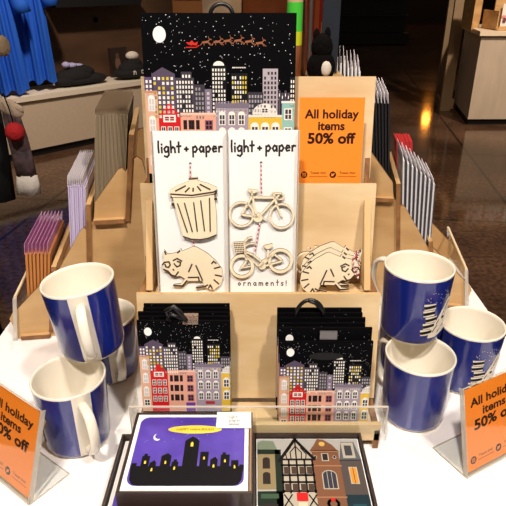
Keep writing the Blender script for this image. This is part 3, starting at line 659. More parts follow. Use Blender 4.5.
# ================================================================ mugs
BLUE = mat('cobalt_glaze', (24, 40, 126), .18, coat=.6); CER = mat('cream_ceramic', (238, 230, 212), .2, coat=.5)
def mug(label, loc, handle_deg, tilt=(0, 0), art_deg=None):
    t = thing('mug', label, 'mug', (loc[0], loc[1], TZ + loc[2]), (R(tilt[0]), R(tilt[1]), 0), 'blue mugs on the table'); t.scale = (.96, .96, 1)
    h = .088; m = MB()
    pr = [(0, .001), (.030, 0), (.0335, .001), (.036, .004), (.0372, .010), (.0405, h-.003), (.0408, h-.0012), (.0400, h), (.0386, h-.0006), (.0380, h-.004), (.0352, .012), (.032, .006), (0, .005)]
    def mf(i, ang):
        d = (ang - handle_deg + 180) % 360 - 180
        if i in (3, 4) and abs(d) > 15: return BLUE
        return CER
    m.lathe(pr, CER, 72, matf=mf); m.build('mug_body', t, doubles=True)
    m = MB(); pts = []; a = R(handle_deg); ca, sa = math.cos(a), math.sin(a)
    path = [(.037, .074), (.048, .077), (.060, .073), (.0665, .062), (.0680, .048), (.0650, .034), (.056, .022), (.0455, .016), (.0365, .017)]
    rings = []
    for i, (r, z) in enumerate(path):
        p0, p1 = path[max(i-1, 0)], path[min(i+1, len(path)-1)]; tr, tz = p1[0]-p0[0], p1[1]-p0[1]; L = math.hypot(tr, tz); tr /= L; tz /= L
        ring = []
        for k in range(12):
            q = 2*math.pi*k/12; off_n = .0036*math.cos(q); off_s = .0058*math.sin(q)
            rr = r - tz*off_n; zz = z + tr*off_n
            ring.append((rr*ca - off_s*sa, rr*sa + off_s*ca, zz))
        rings += ring
    n = len(path)
    m.add(rings, [[i*12+k, i*12+(k+1)%12, (i+1)*12+(k+1)%12, (i+1)*12+k] for i in range(n-1) for k in range(12)] + [list(range(12)), [(n-1)*12+k for k in range(12)]], CER, True)
    o = m.build('handle', t); sd = o.modifiers.new('s', 'SUBSURF'); sd.levels = 1; sd.render_levels = 1
    if art_deg is not None:
        A0 = R(art_deg)
        def P(x, z, L):
            r = .0372 + (.0405-.0372)*(z-.010)/(h-.013) + .00016*L + .0003; q = A0 + x*1.35/.039
            return (r*math.cos(q), r*math.sin(q), z)
        ar = Art(P); wh = flat((232, 222, 204)); bk = flat((14, 12, 14))
        def finepoly(pts, mt, L, n=8):      # follow the curve of the mug wall
            if len(pts) == 5: finepoly([pts[0], pts[1], pts[2], pts[3]], mt, L); pts = [pts[0], pts[3], pts[4], pts[4]]
            lp = lambda a, b, t: (a[0]+(b[0]-a[0])*t, a[1]+(b[1]-a[1])*t)
            for i in range(n):
                q = [lp(pts[0], pts[1], i/n), lp(pts[0], pts[1], (i+1)/n), lp(pts[3], pts[2], (i+1)/n), lp(pts[3], pts[2], i/n)]
                ar.poly(q if pts[3] != pts[2] else q[:3], mt, L)
        # striped tail curling up at the left, pale body leaning right, snow above
        for i in range(5):
            z = .016 + i*.0085; x = -.013 + .0015*i*(i < 3)
            finepoly([(x, z), (x+.010, z+.001), (x+.0095, z+.0085), (x-.001, z+.008)], wh, 1)
            finepoly([(x, z+.0015), (x+.010, z+.0035), (x+.010, z+.0072), (x-.0008, z+.0052)], bk, 2)
        finepoly([(-.006, .012), (.002, .012), (.004, .020), (.0, .034), (-.004, .030)], wh, 1)
        finepoly([(.002, .012), (.012, .016), (.012, .040), (.006, .050), (.0, .034)], wh, 1)
        finepoly([(.004, .030), (.012, .040), (.0165, .058), (.012, .062), (.006, .050)], wh, 1)
        finepoly([(.013, .036), (.018, .046), (.022, .056), (.018, .058), (.0135, .048)], wh, 1)
        for q in ([(.001, .030), (.008, .044)], [(.004, .018), (.010, .026)], [(-.002, .020), (.002, .028)], [(.009, .046), (.013, .056)]): ar.line(q, .0012, bk, 2)
        ar.ell(.0075, .037, .002, .002, bk, 3, 8)
        rnd = random.Random(9)
        for _ in range(26): ar.ell(rnd.uniform(-.012, .02), rnd.uniform(.056, .074), .0004, .0004, wh, 1, 6)
        tag(ar.build('printed_raccoon', t), 'white and black striped animal print')
    return t
mug('blue mug with cream inside at front left, below the tilted one', (-.197, .479, 0), -55, art_deg=-160)
mug('blue mug with cream inside half hidden behind the left stack of mugs', (-.188, .602, 0), -62)
mug('tilted blue mug on top of the left mugs, white handle to the front', (-.181, .527, .0905), -73, (0, -5))
mug('blue mug with cream inside at front right, plain side forward', (.189, .518, 0), 122)
mug('blue mug standing behind the right stack, mostly hidden', (.202, .606, 0), 60)
mug('upper blue mug on the right stack, striped animal print at its right', (.188, .562, .0895), 128, (0, 0), art_deg=-64)
mug('blue mug furthest right on the table, striped animal print, behind the sign', (.270, .581, 0), 80, art_deg=-74)

# ================================================================ boxed note cards in front
BOXB = mat('dark_box_brown', (52, 36, 30), .35, coat=.3); BOXL = mat('box_edge_tan', (150, 116, 86), .5)
def tray(m, x0, y0, x1, y1, z0, z1, th=.0022, mt=BOXB, lip=BOXL):
    m.box((x0, y0, z0), (x1, y1, z0+.0015), mt)
    for a, b in (((x0, y0), (x1, y0+th)), ((x0, y1-th), (x1, y1)), ((x0, y0+th), (x0+th, y1-th)), ((x1-th, y0+th), (x1, y1-th))):
        m.box((a[0], a[1], z0+.0015), (b[0], b[1], z1), mt)
def top(z, eps=.00012): return lambda x, y, L: (x, y, z + eps*L)
PURP = mat('purple_night_print', (86, 62, 176), .35, noise=.4, nscale=26, col2=(66, 44, 148), coat=.3)
def rrect(x0, y0, x1, y1, r, n=6):
    pts = []
    for cx, cy, a in ((x1-r, y1-r, 0), (x0+r, y1-r, 90), (x0+r, y0+r, 180), (x1-r, y0+r, 270)):
        for k in range(n+1): pts.append((cx + r*math.cos(R(a+90*k/n)), cy + r*math.sin(R(a+90*k/n))))
    return pts
def hanukkah(a, W, Hh):
    a.poly(rrect(-W/2+.004, -Hh/2+.005, W/2-.004, Hh/2-.004, .009), PURP, 1)
    bk = flat((6, 5, 12)); ye = flat((236, 208, 74)); x0 = -W/2+.004; X = lambda u: x0 + u*(W-.008); y0 = -Hh/2+.005; Y = lambda v: y0 + v*(Hh-.009)
    a.poly([(X(.02), Y(.08)), (X(.05), Y(.02)), (X(.10), Y(0)), (X(.90), Y(0)), (X(.95), Y(.02)), (X(.98), Y(.08)), (X(.995), Y(.26)), (X(.005), Y(.26))], bk, 2)
    for (u0, u1, v, kind) in ((.01,.055,.30,0),(.09,.16,.40,1),(.165,.225,.30,2),(.26,.35,.40,2),(.36,.42,.32,1),(.455,.585,.62,3),(.605,.68,.46,0),(.70,.765,.35,2),(.79,.87,.42,1),(.885,.95,.34,0),(.96,.995,.28,0)):
        a.rect(X(u0), Y(.2), X(u1), Y(v), bk, 3)
        if kind == 1: a.rect(X(u0+.015), Y(v), X(u0+.045), Y(v+.03), bk, 3)
        if kind == 2: a.poly([(X(u0), Y(v)), (X(u1), Y(v)), (X((u0+u1)/2+.01), Y(v+.04))], bk, 3)
        if kind == 3:
            a.poly([(X(u0), Y(v)), (X(u1), Y(v)), (X(u1-.02), Y(v+.03)), (X((u0+u1)/2), Y(v+.07)), (X(u0+.02), Y(v+.03))], bk, 3)
        if 0.05 < u0 < .95:
            mx = (u0+u1)/2; s = 1.1 if kind == 3 else .7; vv = v-.09 if kind != 3 else v-.05
            a.poly([(X(mx-.011*s), Y(vv-.03*s)), (X(mx+.011*s), Y(vv-.03*s)), (X(mx+.011*s), Y(vv+.015*s)), (X(mx), Y(vv+.035*s)), (X(mx-.011*s), Y(vv+.015*s))], ye, 4)
    # crescent
    pts = [(X(.19)+.0042*math.cos(R(q)), Y(.68)+.0048*math.sin(R(q))) for q in range(100, 320, 20)] + [(X(.20)+.0038*math.cos(R(q)), Y(.695)+.004*math.sin(R(q))) for q in range(300, 110, -20)]
    a.poly(pts, flat((240, 238, 228)), 2)
    rnd = random.Random(2)
    for _ in range(16): a.ell(X(rnd.uniform(.05, .95)), Y(rnd.uniform(.6, .97)), .0003, .0003, flat((230, 228, 240)), 2, 6)
    a.ell(X(.53), Y(.80), .0275, .0058, ye, 2, 32); 
    a.text('HAPPY HANUKKAH', X(.53), Y(.782), .0050, flat((90, 60, 20)), 3, .0, .86)
# lower left box
t = thing('boxed_note_cards', 'lower dark box of purple cards, under the other one', 'boxed cards', (-.075, .395, TZ))
m = MB(); tray(m, -.066, -.075, .066, .062, .0005, .026); m.build('box', t)
MB().box((-.062, -.071, .003), (.062, .058, .020), WHITE).build('card_stack', t)
a = Art(top(.020)); a.poly(rrect(-.058, -.066, .058, .053, .010), PURP, 1); a.rect(-.054, -.064, .054, -.03, flat((6, 5, 12)), 2); a.build('printed_card', t)
# upper box
t = thing('boxed_note_cards', 'upper dark box of Happy Hanukkah skyline cards, white label at its corner', 'boxed cards', (-.062, .408, TZ+.0268), (0, 0, R(0)))
m = MB(); tray(m, -.0615, -.051, .0615, .053, 0, .0255, .002); m.build('box', t)
MB().box((.0585, -.049, .010), (.0605, .051, .0262), BOXL).build('box_liner', t)
MB().box((-.0585, -.0475, .0025), (.0575, .050, .024), WHITE).build('card_stack', t)
m = MB(); m.box((-.0585, -.0480, .0242), (.0575, .0500, .0252), WHITE); o = m.build('top_card', t)
a = Art(top(.0252)); a2 = a.P; a.P = lambda x, y, L: a2(x - .0005, y + .001, L); hanukkah(a, .116, .098); a.build('printed_card', t)
m = MB(); m.box((.024, .029, .0263), (.060, .0525, .0269), WHITE); o = m.build('paper_label', t); tag(o, 'white paper label')
a = Art(top(.0269)); hand(a, 'light', .041, .043, .0042, .0004, flat((120, 116, 116)), 1); hand(a, 'paper', .043, .038, .0042, .0004, flat((120, 116, 116)), 1); a.rect(.037, .0335, .048, .0348, flat((120, 116, 116)), 1); a.build('label_print', o)
# right box with townhouses
t = thing('boxed_note_cards', 'dark box of cards showing decorated wreath-hung townhouses, right of the purple ones', 'boxed cards', (.058, .3925, TZ))
m = MB(); tray(m, -.058, -.077, .058, .0655, .0005, .027); m.build('box', t)
MB().box((-.0545, -.0735, .003), (.0545, .062, .0215), WHITE).build('card_stack', t)
def houses(a):
    W_, x0, y1 = .107, -.0535, .0615
    X = lambda u: x0 + u*W_; Y = lambda v: y1 - v*W_
    a.rect(X(0), Y(1.24), X(1), Y(0), flat((168, 166, 158)), 1)
    gr = flat((22, 38, 28)); tn = flat((140, 124, 88)); bk = flat((16, 10, 8)); wh = flat((176, 168, 150)); brk = flat((120, 80, 56)); dk = flat((40, 34, 32)); rd = flat((196, 30, 30))
    a.poly([(X(0), Y(.16)), (X(.2), Y(.16)), (X(.16), Y(.03)), (X(.05), Y(.02)), (X(0), Y(.05))], flat((116, 128, 106)), 2)
    a.rect(X(0), Y(.62), X(.21), Y(.17), tn, 2); a.rect(X(0), Y(.20), X(.22), Y(.14), gr, 3); a.rect(X(.17), Y(1.2), X(.23), Y(.14), gr, 3)
    for v in (.25, .43): a.rect(X(.05), Y(v+.13), X(.12), Y(v+.02), dk, 3); a.ell(X(.085), Y(v+.02), .035*W_, .03*W_, dk, 3, 12, 0, 180)
    a.rect(X(0), Y(1.24), X(.23), Y(.64), gr, 3); a.rect(X(.03), Y(.72), X(.19), Y(.67), flat((60, 84, 62)), 4); a.rect(X(.04), Y(1.1), X(.18), Y(.78), dk, 4)
    # timbered gable
    a.poly([(X(.23), Y(1.24)), (X(.53), Y(1.24)), (X(.53), Y(.25)), (X(.375), Y(.02)), (X(.23), Y(.27))], wh, 4)
    a.line([(X(.21), Y(.29)), (X(.375), Y(.01)), (X(.55), Y(.27))], .032*W_, bk, 6)
    for v in (.27, .34, .46, .54, .64): a.line([(X(.23), Y(v)), (X(.53), Y(v))], .024*W_, bk, 5)
    for u in (.235, .30, .375, .45, .525): a.line([(X(u), Y(.27)), (X(u), Y(.66))], .018*W_, bk, 5)
    a.line([(X(.375), Y(.04)), (X(.375), Y(.27))], .014*W_, bk, 5)
    for s in (-1, 1):
        a.line([(X(.375+s*.05), Y(.12)), (X(.375+s*.10), Y(.20)), (X(.375+s*.09), Y(.27))], .011*W_, bk, 5); a.line([(X(.375), Y(.10)), (X(.375+s*.055), Y(.18)), (X(.375+s*.05), Y(.27))], .011*W_, bk, 5)
    for v in (.36, .56):
        for u in (.25, .32, .395, .465): a.rect(X(u), Y(v+.085), X(u+.05), Y(v), flat((70, 54, 44)), 6)
    for u in (.24, .46): a.line([(X(u), Y(.68)), (X(u+.07), Y(.80))], .013*W_, bk, 5); a.line([(X(u+.07), Y(.68)), (X(u), Y(.80))], .013*W_, bk, 5)
    a.rect(X(.35), Y(.75), X(.45), Y(.66), rd, 7); a.rect(X(.36), Y(.82), X(.44), Y(.76), flat((214, 196, 168)), 7); a.rect(X(.33), Y(1.24), X(.47), Y(.84), rd, 7); a.rect(X(.36), Y(1.24), X(.44), Y(.93), dk, 8)
    a.rect(X(.23), Y(1.24), X(.33), Y(.84), dk, 6); a.rect(X(.47), Y(1.24), X(.53), Y(.84), dk, 6)
    # brick house
    a.rect(X(.53), Y(1.24), X(.79), Y(.15), brk, 4); a.poly([(X(.51), Y(.16)), (X(.79), Y(.16)), (X(.74), Y(.08)), (X(.66), Y(.01)), (X(.60), Y(.0)), (X(.56), Y(.08))], brk, 4)
    a.ell(X(.64), Y(.07), .03*W_, .03*W_, flat((206, 170, 90)), 5, 14)
    for v in (.16, .34, .70): a.rect(X(.52), Y(v+.015), X(.80), Y(v), flat((156, 112, 80)), 5)
    a.rect(X(.62), Y(.29), X(.69), Y(.19), wh, 5); a.rect(X(.63), Y(.28), X(.68), Y(.20), dk, 6)
    for u in (.56, .745): a.ell(X(u), Y(.24), .018*W_, .022*W_, wh, 5, 12); a.ell(X(u), Y(.24), .012*W_, .016*W_, dk, 6, 12)
    a.rect(X(.60), Y(.62), X(.74), Y(.46), wh, 5); a.ell(X(.67), Y(.46), .07*W_, .06*W_, wh, 5, 16, 0, 180); a.rect(X(.61), Y(.61), X(.73), Y(.46), flat((52, 52, 62)), 6); a.ell(X(.67), Y(.46), .06*W_, .05*W_, flat((52, 52, 62)), 6, 16, 0, 180)
    for u in (.65, .69): a.line([(X(u), Y(.61)), (X(u), Y(.41))], .005*W_, wh, 7)
    a.rect(X(.61), Y(1.24), X(.74), Y(.78), flat((120, 84, 62)), 5); a.ell(X(.675), Y(.78), .065*W_, .06*W_, flat((120, 84, 62)), 5, 16, 0, 180)
    a.ring(X(.67), Y(.78), .045*W_, .026*W_, flat((26, 40, 24)), 7); a.rect(X(.65), Y(.75), X(.69), Y(.72), rd, 8); a.ell(X(.67), Y(.90), .03*W_, .03*W_, flat((214, 190, 150)), 6, 12)
    # slate house
    a.rect(X(.79), Y(1.24), X(1.0), Y(.27), flat((78, 70, 66)), 3); a.poly([(X(.79), Y(.28)), (X(1.0), Y(.28)), (X(.96), Y(.04)), (X(.83), Y(.04))], flat((90, 92, 96)), 3)
    a.rect(X(.83), Y(.25), X(.95), Y(.05), wh, 4); a.rect(X(.855), Y(.22), X(.925), Y(.09), flat((66, 66, 70)), 5)
    a.rect(X(.86), Y(.56), X(.94), Y(.36), wh, 4); a.rect(X(.87), Y(.55), X(.93), Y(.37), flat((214, 140, 50)), 5); a.line([(X(.90), Y(.55)), (X(.90), Y(.37))], .006*W_, dk, 6)
    a.rect(X(.79), Y(1.24), X(1.0), Y(.68), flat((22, 44, 52)), 4); a.rect(X(.84), Y(1.1), X(.96), Y(.78), flat((34, 70, 80)), 5); a.rect(X(.90), Y(.92), X(.97), Y(.84), rd, 6)
a = Art(top(.0215)); houses(a); tag(a.build('printed_card', t), 'painted townhouses, one half-timbered')

# ================================================================ side racks
def cloc(X, z, s, yo, rz, xo):            # rack-local to world
    return None
PROF = [(.339, 0), (.346, .034), (.339, .046), (.333, .049), (.278, .102), (.271, .102), (.232, .162), (.227, .167), (.222, .164), (.219, .172), (.212, .177), (.208, .202), (.173, .246), (.168, .248), (.164, .243), (.158, .250), (.153, .259), (.148, .262), (.142, .257), (.138, .235), (.13, .19), (.12, 0)]
XR = .345
def rack(s, x_out, y_out, label, Dp=.160):
    t = thing('card_rack', label, 'card rack', (x_out, y_out, TZ), (0, 0, -s*R(8)))
    lx = lambda X: s*(X - XR)
    for y0 in (0, Dp-.007):
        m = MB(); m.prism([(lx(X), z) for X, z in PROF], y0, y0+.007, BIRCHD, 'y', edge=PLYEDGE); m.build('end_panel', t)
    def board(Xb, zb, Xt, zt, th=.006, y0=-.004, y1=Dp+.004):
        m = MB(); d = Vector((Xt-Xb, zt-zb)).normalized(); n = Vector((d.y, -d.x))*th/2
        q = [(Xb-n.x, zb-n.y), (Xb+n.x, zb+n.y), (Xt+n.x, zt+n.y), (Xt-n.x, zt-n.y)]
        m.prism([(lx(X), z) for X, z in q], y0, y1, PLYEDGE, 'y', edge=BIRCHD)
        return m
    for (a, b, c, d) in ((.292, .010, .273, .114), (.228, .090, .216, .202), (.168, .176, .152, .292)):
        board(a, b, c, d).build('tier_board', t)
    for (X0, X1, z) in ((.294, .334, .008), (.232, .276, .094), (.1715, .212, .180)):
        m = MB(); m.box((min(lx(X0), lx(X1)), -.007, z-.006), (max(lx(X0), lx(X1)), Dp+.004, z), BIRCHD, edge=PLYEDGE, faceaxis=2); m.build('shelf', t)
    m = MB(); m.prism([(lx(X), z) for X, z in ((.340, .002), (.344, .002), (.3335, .070), (.3295, .070))], -.003, Dp, ACR, 'y', edge=ACR)
    m.prism([(lx(X), z) for X, z in ((.3295, .070), (.3335, .070), (.333, .072), (.330, .072))], -.003, Dp, mat('birch_rail_pale', (226, 204, 164), .5), 'y')
    m.prism([(lx(X), z) for X, z in ((.3395, .002), (.3455, .002), (.334, .070), (.329, .070))], -.0055, -.003, ACRE, 'y')
    tag(m.build('front_lip', t), 'clear lip with pale rail')
    return t
rl = rack(-1, -.344, .672, 'birch plywood card rack stepping down to the left table edge')
rr = rack(1, .338, .755, 'birch plywood card rack stepping down to the right table edge')

def card_stack(s, x_out, y_out, tier, n, W, Hh, X0, z0, pitch, lean, cols, flap, label, group, name='greeting_card', yoff=.0105, jit=.001, thick=None, flaph=.012, rise=0.0, shrink=0.0, ends=('inner', 'outer')):
    rz = -s*R(8); rnd = random.Random(n*7 + int(Hh*1000)); proto = None
    thick = thick or pitch*.55
    ca, sa = math.cos(rz), math.sin(rz)
    for k in range(n):
        X = X0 + k*pitch; ln = lean if not isinstance(lean, tuple) else lean[0] + (lean[1]-lean[0])*k/max(1, n-1); lx = s*(X - XR); ly = yoff + rnd.uniform(-jit, jit)
        wx, wy = x_out + lx*ca - ly*sa, y_out + lx*sa + ly*ca
        if proto is None:
            proto = bpy.data.objects.new(name, None); scene.collection.objects.link(proto); proto.empty_display_size = .02
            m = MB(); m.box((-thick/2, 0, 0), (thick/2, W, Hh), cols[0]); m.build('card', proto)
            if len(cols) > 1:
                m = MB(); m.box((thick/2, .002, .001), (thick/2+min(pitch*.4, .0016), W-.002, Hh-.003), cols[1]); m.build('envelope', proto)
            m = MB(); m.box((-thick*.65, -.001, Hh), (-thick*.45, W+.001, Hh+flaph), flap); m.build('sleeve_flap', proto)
            o = proto
        else: o = copy_tree(proto)
        o.location = (wx, wy, TZ + z0 + .0005 + rnd.uniform(0, jit*.6)); o.rotation_euler = (0, -s*ln, rz); o.scale = (1, 1, 1 - shrink*k)
        od = ['first', 'second', 'third', 'fourth', 'fifth', 'sixth', 'seventh', 'eighth', 'ninth', 'tenth', 'eleventh', 'twelfth', 'thirteenth', 'fourteenth', 'fifteenth', 'sixteenth', 'seventeenth', 'eighteenth', 'nineteenth', 'twentieth', 'twenty-first', 'twenty-second', 'twenty-third', 'twenty-fourth', 'twenty-fifth', 'twenty-sixth'][n-1-k]
        tag(o, label + ', %s counted from the %s' % (od, 'left' if s < 0 else 'right'), 'greeting card', group)
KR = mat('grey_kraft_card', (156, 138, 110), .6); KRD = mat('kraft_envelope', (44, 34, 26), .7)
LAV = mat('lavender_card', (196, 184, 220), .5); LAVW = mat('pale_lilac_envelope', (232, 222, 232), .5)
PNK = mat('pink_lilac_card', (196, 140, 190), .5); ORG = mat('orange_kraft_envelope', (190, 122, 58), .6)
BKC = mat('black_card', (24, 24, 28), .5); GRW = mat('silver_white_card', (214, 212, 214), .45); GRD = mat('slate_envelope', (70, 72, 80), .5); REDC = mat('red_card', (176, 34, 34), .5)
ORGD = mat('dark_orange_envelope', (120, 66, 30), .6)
FLX = clear('sleeve_flap_bright', (.97, .97, .98), gl=.8, alpha=.95, col=(244, 238, 240))
FLW = clear('sleeve_flap_pale', (.95, .95, .97), gl=.8, alpha=.6, col=(238, 232, 238)); FLK = clear('sleeve_flap_warm', (.95, .93, .9), gl=.8, alpha=.6, col=(196, 172, 144)); FLP = clear('sleeve_flap_pink', (.95, .9, .95), gl=.8, alpha=.6, col=(214, 150, 196))
LB = (-1, -.344, .672); RB = (1, .338, .755)
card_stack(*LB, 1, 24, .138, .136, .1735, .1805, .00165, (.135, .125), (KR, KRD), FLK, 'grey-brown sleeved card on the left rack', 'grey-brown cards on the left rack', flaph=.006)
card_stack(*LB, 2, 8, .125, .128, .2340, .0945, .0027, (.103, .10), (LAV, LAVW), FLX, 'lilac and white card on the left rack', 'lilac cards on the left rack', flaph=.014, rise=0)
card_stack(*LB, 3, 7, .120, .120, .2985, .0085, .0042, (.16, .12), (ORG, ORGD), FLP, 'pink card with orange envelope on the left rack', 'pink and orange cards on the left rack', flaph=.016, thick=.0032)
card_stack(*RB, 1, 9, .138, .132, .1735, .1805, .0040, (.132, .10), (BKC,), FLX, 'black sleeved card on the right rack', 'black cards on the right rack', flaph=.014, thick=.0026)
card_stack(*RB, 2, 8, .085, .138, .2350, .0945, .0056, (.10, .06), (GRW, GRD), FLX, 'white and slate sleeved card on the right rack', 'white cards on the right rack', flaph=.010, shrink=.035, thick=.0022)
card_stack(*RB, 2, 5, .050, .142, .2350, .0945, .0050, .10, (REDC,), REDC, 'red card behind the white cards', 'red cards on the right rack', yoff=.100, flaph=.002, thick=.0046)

# ================================================================ behind the stand
t = thing('rear_display_box', 'brown wooden display box behind the birch stand, under the plush', 'display box', (.06, .80, TZ))
m = MB(); m.box((-.10, 0, 0), (.075, .15, .325), BIRCHD, edge=PLYEDGE, faceaxis=1); m.build('box_body', t)
MB().box((-.105, -.004, .325), (.08, .155, .332), BIRCHD).build('box_top', t)
PL = mat('black_plush', (9, 6, 5), .95, bump=1, nscale=120, spec=.1)
t = thing('plush_toy', 'black plush toy with a white belly patch and pointed ears, behind the stand', 'plush toy', (.0965, .83, TZ+.334)); t.scale = (.85, .9, .95)
m = MB(); m.ball((0, 0, .022), .024, PL, 18, (1, .9, 1.0)).ball((.0, 0, .05), .018, PL, 18, (1, .9, 1.1)); m.ball((-.010, 0, .066), .006, PL, 10, (.9, .7, 1.7)).ball((.008, 0, .068), .006, PL, 10, (.9, .7, 1.7)); m.build('body', t)
MB().ball((.006, -.019, .022), .009, mat('white_plush', (206, 196, 180), .9), 14, (1, .5, 1.2)).build('belly_patch', t)
t = thing('paint_tube', 'tall tube, green above and yellow below, beside the large bag', 'tube', (.0575, .835, TZ+.334))
m = MB(); m.lathe([(0, 0), (.011, 0), (.011, .050)], mat('brown_wrap_base', (140, 84, 50), .5), 20).build('brown_end', t)
m = MB(); m.lathe([(.011, .050), (.011, .068)], mat('lime_yellow', (196, 200, 40), .3), 20).build('yellow_end', t)
m = MB(); m.lathe([(.011, .068), (.011, .105)], mat('bright_green', (70, 190, 60), .3), 20).lathe([(.011, .105), (.011, .155), (0, .155)], mat('pale_tan_label', (190, 160, 120), .4), 20).build('green_body', t)
t = thing('chrome_rod', 'thin chrome rod rising behind the black plush', 'rod', (.083, .87, TZ+.334))
MB().lathe([(0, 0), (.010, 0), (.010, .003), (.003, .004), (.003, .16), (0, .16)], mat('chrome', (200, 196, 190), .15, 1), 14).build('rod_body', t)
t = thing('wrapped_bundle', 'brown paper wrapped bundle between the tube and the plush', 'bundle', (.068, .90, TZ+.334))
MB().lathe([(0, 0), (.014, 0), (.013, .08), (.010, .13), (.006, .15), (0, .152)], mat('brown_wrap', (110, 60, 36), .6, bump=.6, nscale=30), 14).build('wrap', t)
t = thing('teal_pouch', 'small dark teal pouch behind the black plush', 'pouch', (.118, .925, TZ+.334))
MB().box((-.012, -.006, 0), (.014, .006, .12), mat('teal_cloth', (6, 12, 18), .8, noise=.4, nscale=40, col2=(8, 22, 38))).build('pouch_body', t, bevel=.003)
t = thing('wooden_block', 'pale wooden block rising behind the row of white cards', 'block', (.137, 1.075, TZ+.2012))
MB().box((-.012, -.01, 0), (.012, .03, .195), BIRCH, edge=BIRCHD, faceaxis=2).build('block_body', t)
# second table with crates further back
t = thing('rear_table', 'brown table behind the display, crates standing on it', 'table', (-.1, 2.3, 0))
MB().box((-.20, -.3, TZ-.02), (.4, .4, TZ+.02), mat('brown_table_top', (120, 70, 40), .5)).build('table_top', t)
for x in (-.16, .35):
    for y in (-.26, .36): MB().box((x-.02, y-.02, 0), (x+.02, y+.02, TZ-.02), mat('brown_table_leg', (70, 42, 26), .6)).build('leg', t)
CR = mat('orange_brown_crate', (176, 104, 56), .5, noise=.3, nscale=8, col2=(140, 78, 40))
def crate(x, y, w_, d_, h_, mt, label, rz=0):
    t = thing('wooden_crate', label, 'crate', (x, y, TZ+.022), (0, 0, rz))
    m = MB()
    for k in range(4): m.box((-w_/2, -d_/2, k*h_/4+.004), (w_/2, -d_/2+.01, (k+1)*h_/4-.002), mt); m.box((-w_/2, d_/2-.01, k*h_/4+.004), (w_/2, d_/2, (k+1)*h_/4-.002), mt)
    m.box((-w_/2, -d_/2+.01, 0), (-w_/2+.01, d_/2-.01, h_), mt); m.box((w_/2-.01, -d_/2+.01, 0), (w_/2, d_/2-.01, h_), mt); m.box((-w_/2, -d_/2, 0), (w_/2, d_/2, .004), mt); m.build('slats', t)
    m = MB(); m.box((-w_/2-.003, -d_/2-.003, h_), (w_/2+.003, d_/2+.003, h_+.012), mt); m.build('lid', t); return t
crate(-.235, 2.42, .16, .16, .50, mat('tan_crate', (184, 128, 80), .5, noise=.3, nscale=8), 'tan wooden crate at the left behind the large bag', .1)
crate(.08, 2.38, .2, .2, .52, CR, 'orange-brown wooden crate right of centre behind the large bag', -.2)
t = thing('red_gift_box', 'bright red box behind the top right corner of the large bag', 'box', (.23, 2.2, TZ+.022))
MB().box((-.055, -.05, 0), (.055, .05, .56), mat('glossy_red', (214, 44, 24), .35)).build('box_body', t, bevel=.003)
MB().box((-.012, -.053, 0), (.004, -.05, .56), mat('orange_ribbon', (236, 120, 60), .4)).build('ribbon', t)
t = thing('tissue_bundle', 'pale crumpled tissue paper in a holder behind the large bag', 'tissue paper', (-.11, 2.16, TZ+.022))
MB().lathe([(0, 0), (.06, 0), (.07, .40), (.065, .40)], mat('pale_pot', (200, 176, 150), .5), 24).build('pot', t)
m = MB(); m.ball((0, 0, .44), .075, mat('crumpled_tissue', (214, 196, 174), .8, noise=.5, nscale=14, col2=(150, 96, 70), bump=1), 22, (1, 1, .9), .12).build('tissue', t)

# hanging knitwear at the left edge
t = thing('garment_rack', 'black stand at the left edge holding knitwear', 'clothes stand', (-.95, 1.75, 0))
MB().tube([(0, 0, .02), (0, 0, 1.75)], .014, BLACK).build('pole', t)
MB().lathe([(0, 0), (.2, 0), (.2, .015), (.03, .022), (0, .022)], BLACK, 32).build('base', t)
MB().tube([(-.05, 0, 1.5), (.25, -.05, 1.5)], .008, BLACK).build('arm', t)
def drape(m, pts, widths, mt, th=.5, n=14, fold=.1):
    vs = []
    for j, (p, wd) in enumerate(zip(pts, widths)):
        for k in range(n):
            q = 2*math.pi*k/n; r = 1 + fold*math.sin(q*4 + j*.5)
            vs.append((p[0] + wd*math.cos(q)*r, p[1] + wd*th*math.sin(q)*r, p[2]))
    f = [[j*n+k, j*n+(k+1)%n, (j+1)*n+(k+1)%n, (j+1)*n+k] for j in range(len(pts)-1) for k in range(n)] + [list(range(n)), [(len(pts)-1)*n+k for k in range(n)]]
    m.add(vs, f, mt, True)
def atpix(u, v, y):
    c, s = math.cos(R(26)), math.sin(R(26)); tt = (253-v)/560; k = y/(c + tt*s)
    return Vector(((u-253)/560*k, y, TZ+.466+(-s+tt*c)*k))
BKN = mat('black_sweatshirt', (13, 12, 15), .9, bump=.3, nscale=30)
p0 = atpix(-4, 200, 1.6)
t = thing('black_sweatshirt', 'black sweatshirt with pale letters hanging at the left edge', 'sweatshirt', tuple(p0))
top_ = atpix(-2, 50, 1.6) - p0
m = MB(); drape(m, [(0, 0, 0), (.0, 0, top_.z*.3), (.0, 0, top_.z*.6), (-.01, 0, top_.z*.85), (-.03, 0, top_.z)], [.055, .06, .062, .058, .04], BKN, .5, 24); m.build('sweatshirt_body', t)
a = Art(lambda x, z, L: (x, -.0345 - .0006*L + x*x*6, z)); a.text('ES', .022, .085, .035, flat((120, 112, 120)), 1, .0); a.build('lettering', t)
p0 = atpix(26, 190, 1.5)
t = thing('knit_scarf', 'grey knitted scarf with white end hanging at the left', 'scarf', tuple(p0), (0, R(0), 0))
q = [atpix(u, v, 1.5) - p0 for u, v in ((27, 176), (22, 155), (17, 136), (12, 118), (8, 102))]
m = MB(); drape(m, q, [.026, .026, .026, .022, .018], mat('grey_knit', (58, 50, 52), .9, noise=.5, nscale=40, col2=(104, 80, 80), bump=.8), .45, 20); m.build('scarf_body', t)
q = [atpix(u, v, 1.5) - p0 for u, v in ((29, 194), (28, 184), (27, 175))]
m = MB(); drape(m, q, [.031, .030, .027], mat('white_knit', (206, 196, 184), .9, bump=.8, nscale=60), .45, 20); tag(m.build('white_end', t), 'white knitted end')
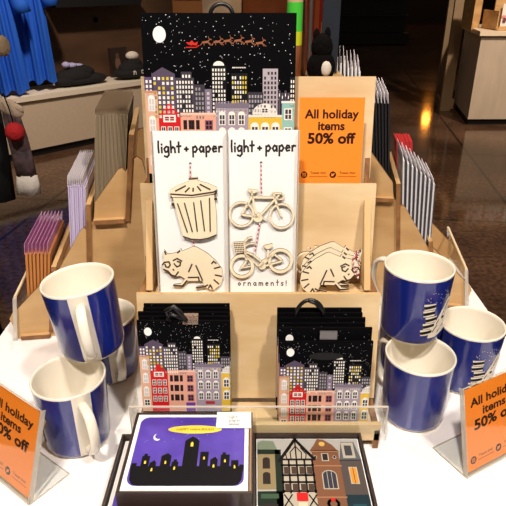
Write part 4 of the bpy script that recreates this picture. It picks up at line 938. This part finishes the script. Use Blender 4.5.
p0 = atpix(15, 132, 1.46)
t = thing('red_pompom', 'red pompom on a dark cord hanging before the grey scarf', 'pompom', tuple(p0))
MB().ball((0, 0, 0), .025, mat('red_wool', (170, 18, 24), .9, bump=1, nscale=120), 22, (1, 1, 1), .05).build('wool_ball', t)
MB().tube([(.0, 0, .024), (-.004, 0, .06), (-.012, 0, .10)], .0018, BLACK).build('cord', t)
p0 = atpix(10, 108, 1.5)
t = thing('knit_mitten', 'beige knitted mitten hanging above the red pompom', 'mitten', tuple(p0), (0, R(-60), 0))
m = MB(); m.ball((0, 0, 0), .022, mat('beige_knit', (186, 164, 140), .9, bump=.7, nscale=60), 18, (1, .6, 1.7)).ball((.012, -.004, -.02), .010, MATS['beige_knit'], 12, (1, .7, 1.6)); m.build('mitten_body', t)
MB().ball((0, 0, .034), .020, mat('white_knit', (206, 196, 184), .9), 16, (1, .65, .5)).build('cuff', t)
p0 = atpix(2, 46, 1.6)
t = thing('cream_pompom', 'cream pompom at the left edge before the blue shirts', 'pompom', tuple(p0))
MB().ball((0, 0, 0), .025, mat('cream_wool', (214, 186, 150), .9, bump=1, nscale=120), 20, (.8, 1, 1.1), .04).build('wool_ball', t)
MB().tube([(0, 0, .024), (-.006, 0, .08)], .002, BLACK).build('cord', t)

# rows of sleeved white cards behind the top of the stand
t = thing('rear_card_box', 'birch box holding sleeved cards, behind the top tier of the stand', 'card box', (.165, .945, TZ))
m = MB(); m.box((-.05, 0, 0), (.045, .21, .20), BIRCHD, edge=PLYEDGE, faceaxis=1); m.build('box_body', t)
od = ['rightmost', 'second from the right', 'third from the right', 'fourth from the right', 'fifth from the right', 'sixth from the right', 'sixth from the left', 'fifth from the left', 'fourth from the left', 'third from the left', 'second from the left', 'leftmost']
for k in range(12):
    t = thing('greeting_card', 'white sleeved card in the row behind the stand, %s of the row' % od[k], 'greeting card', (.183 - .0062*k, .955, TZ+.2012), (0, -.06, -R(8)), 'white cards behind the stand')
    MB().box((-.0011, 0, 0), (.0011, .10, .128 + .0022*k + .003*((k*5) % 3)), WHITE).build('card', t)
    MB().box((-.0022, -.001, .118 + .0022*k), (-.0018, .10, .146 + .0022*k + .003*((k*5) % 3)), FLX).build('sleeve_flap', t)
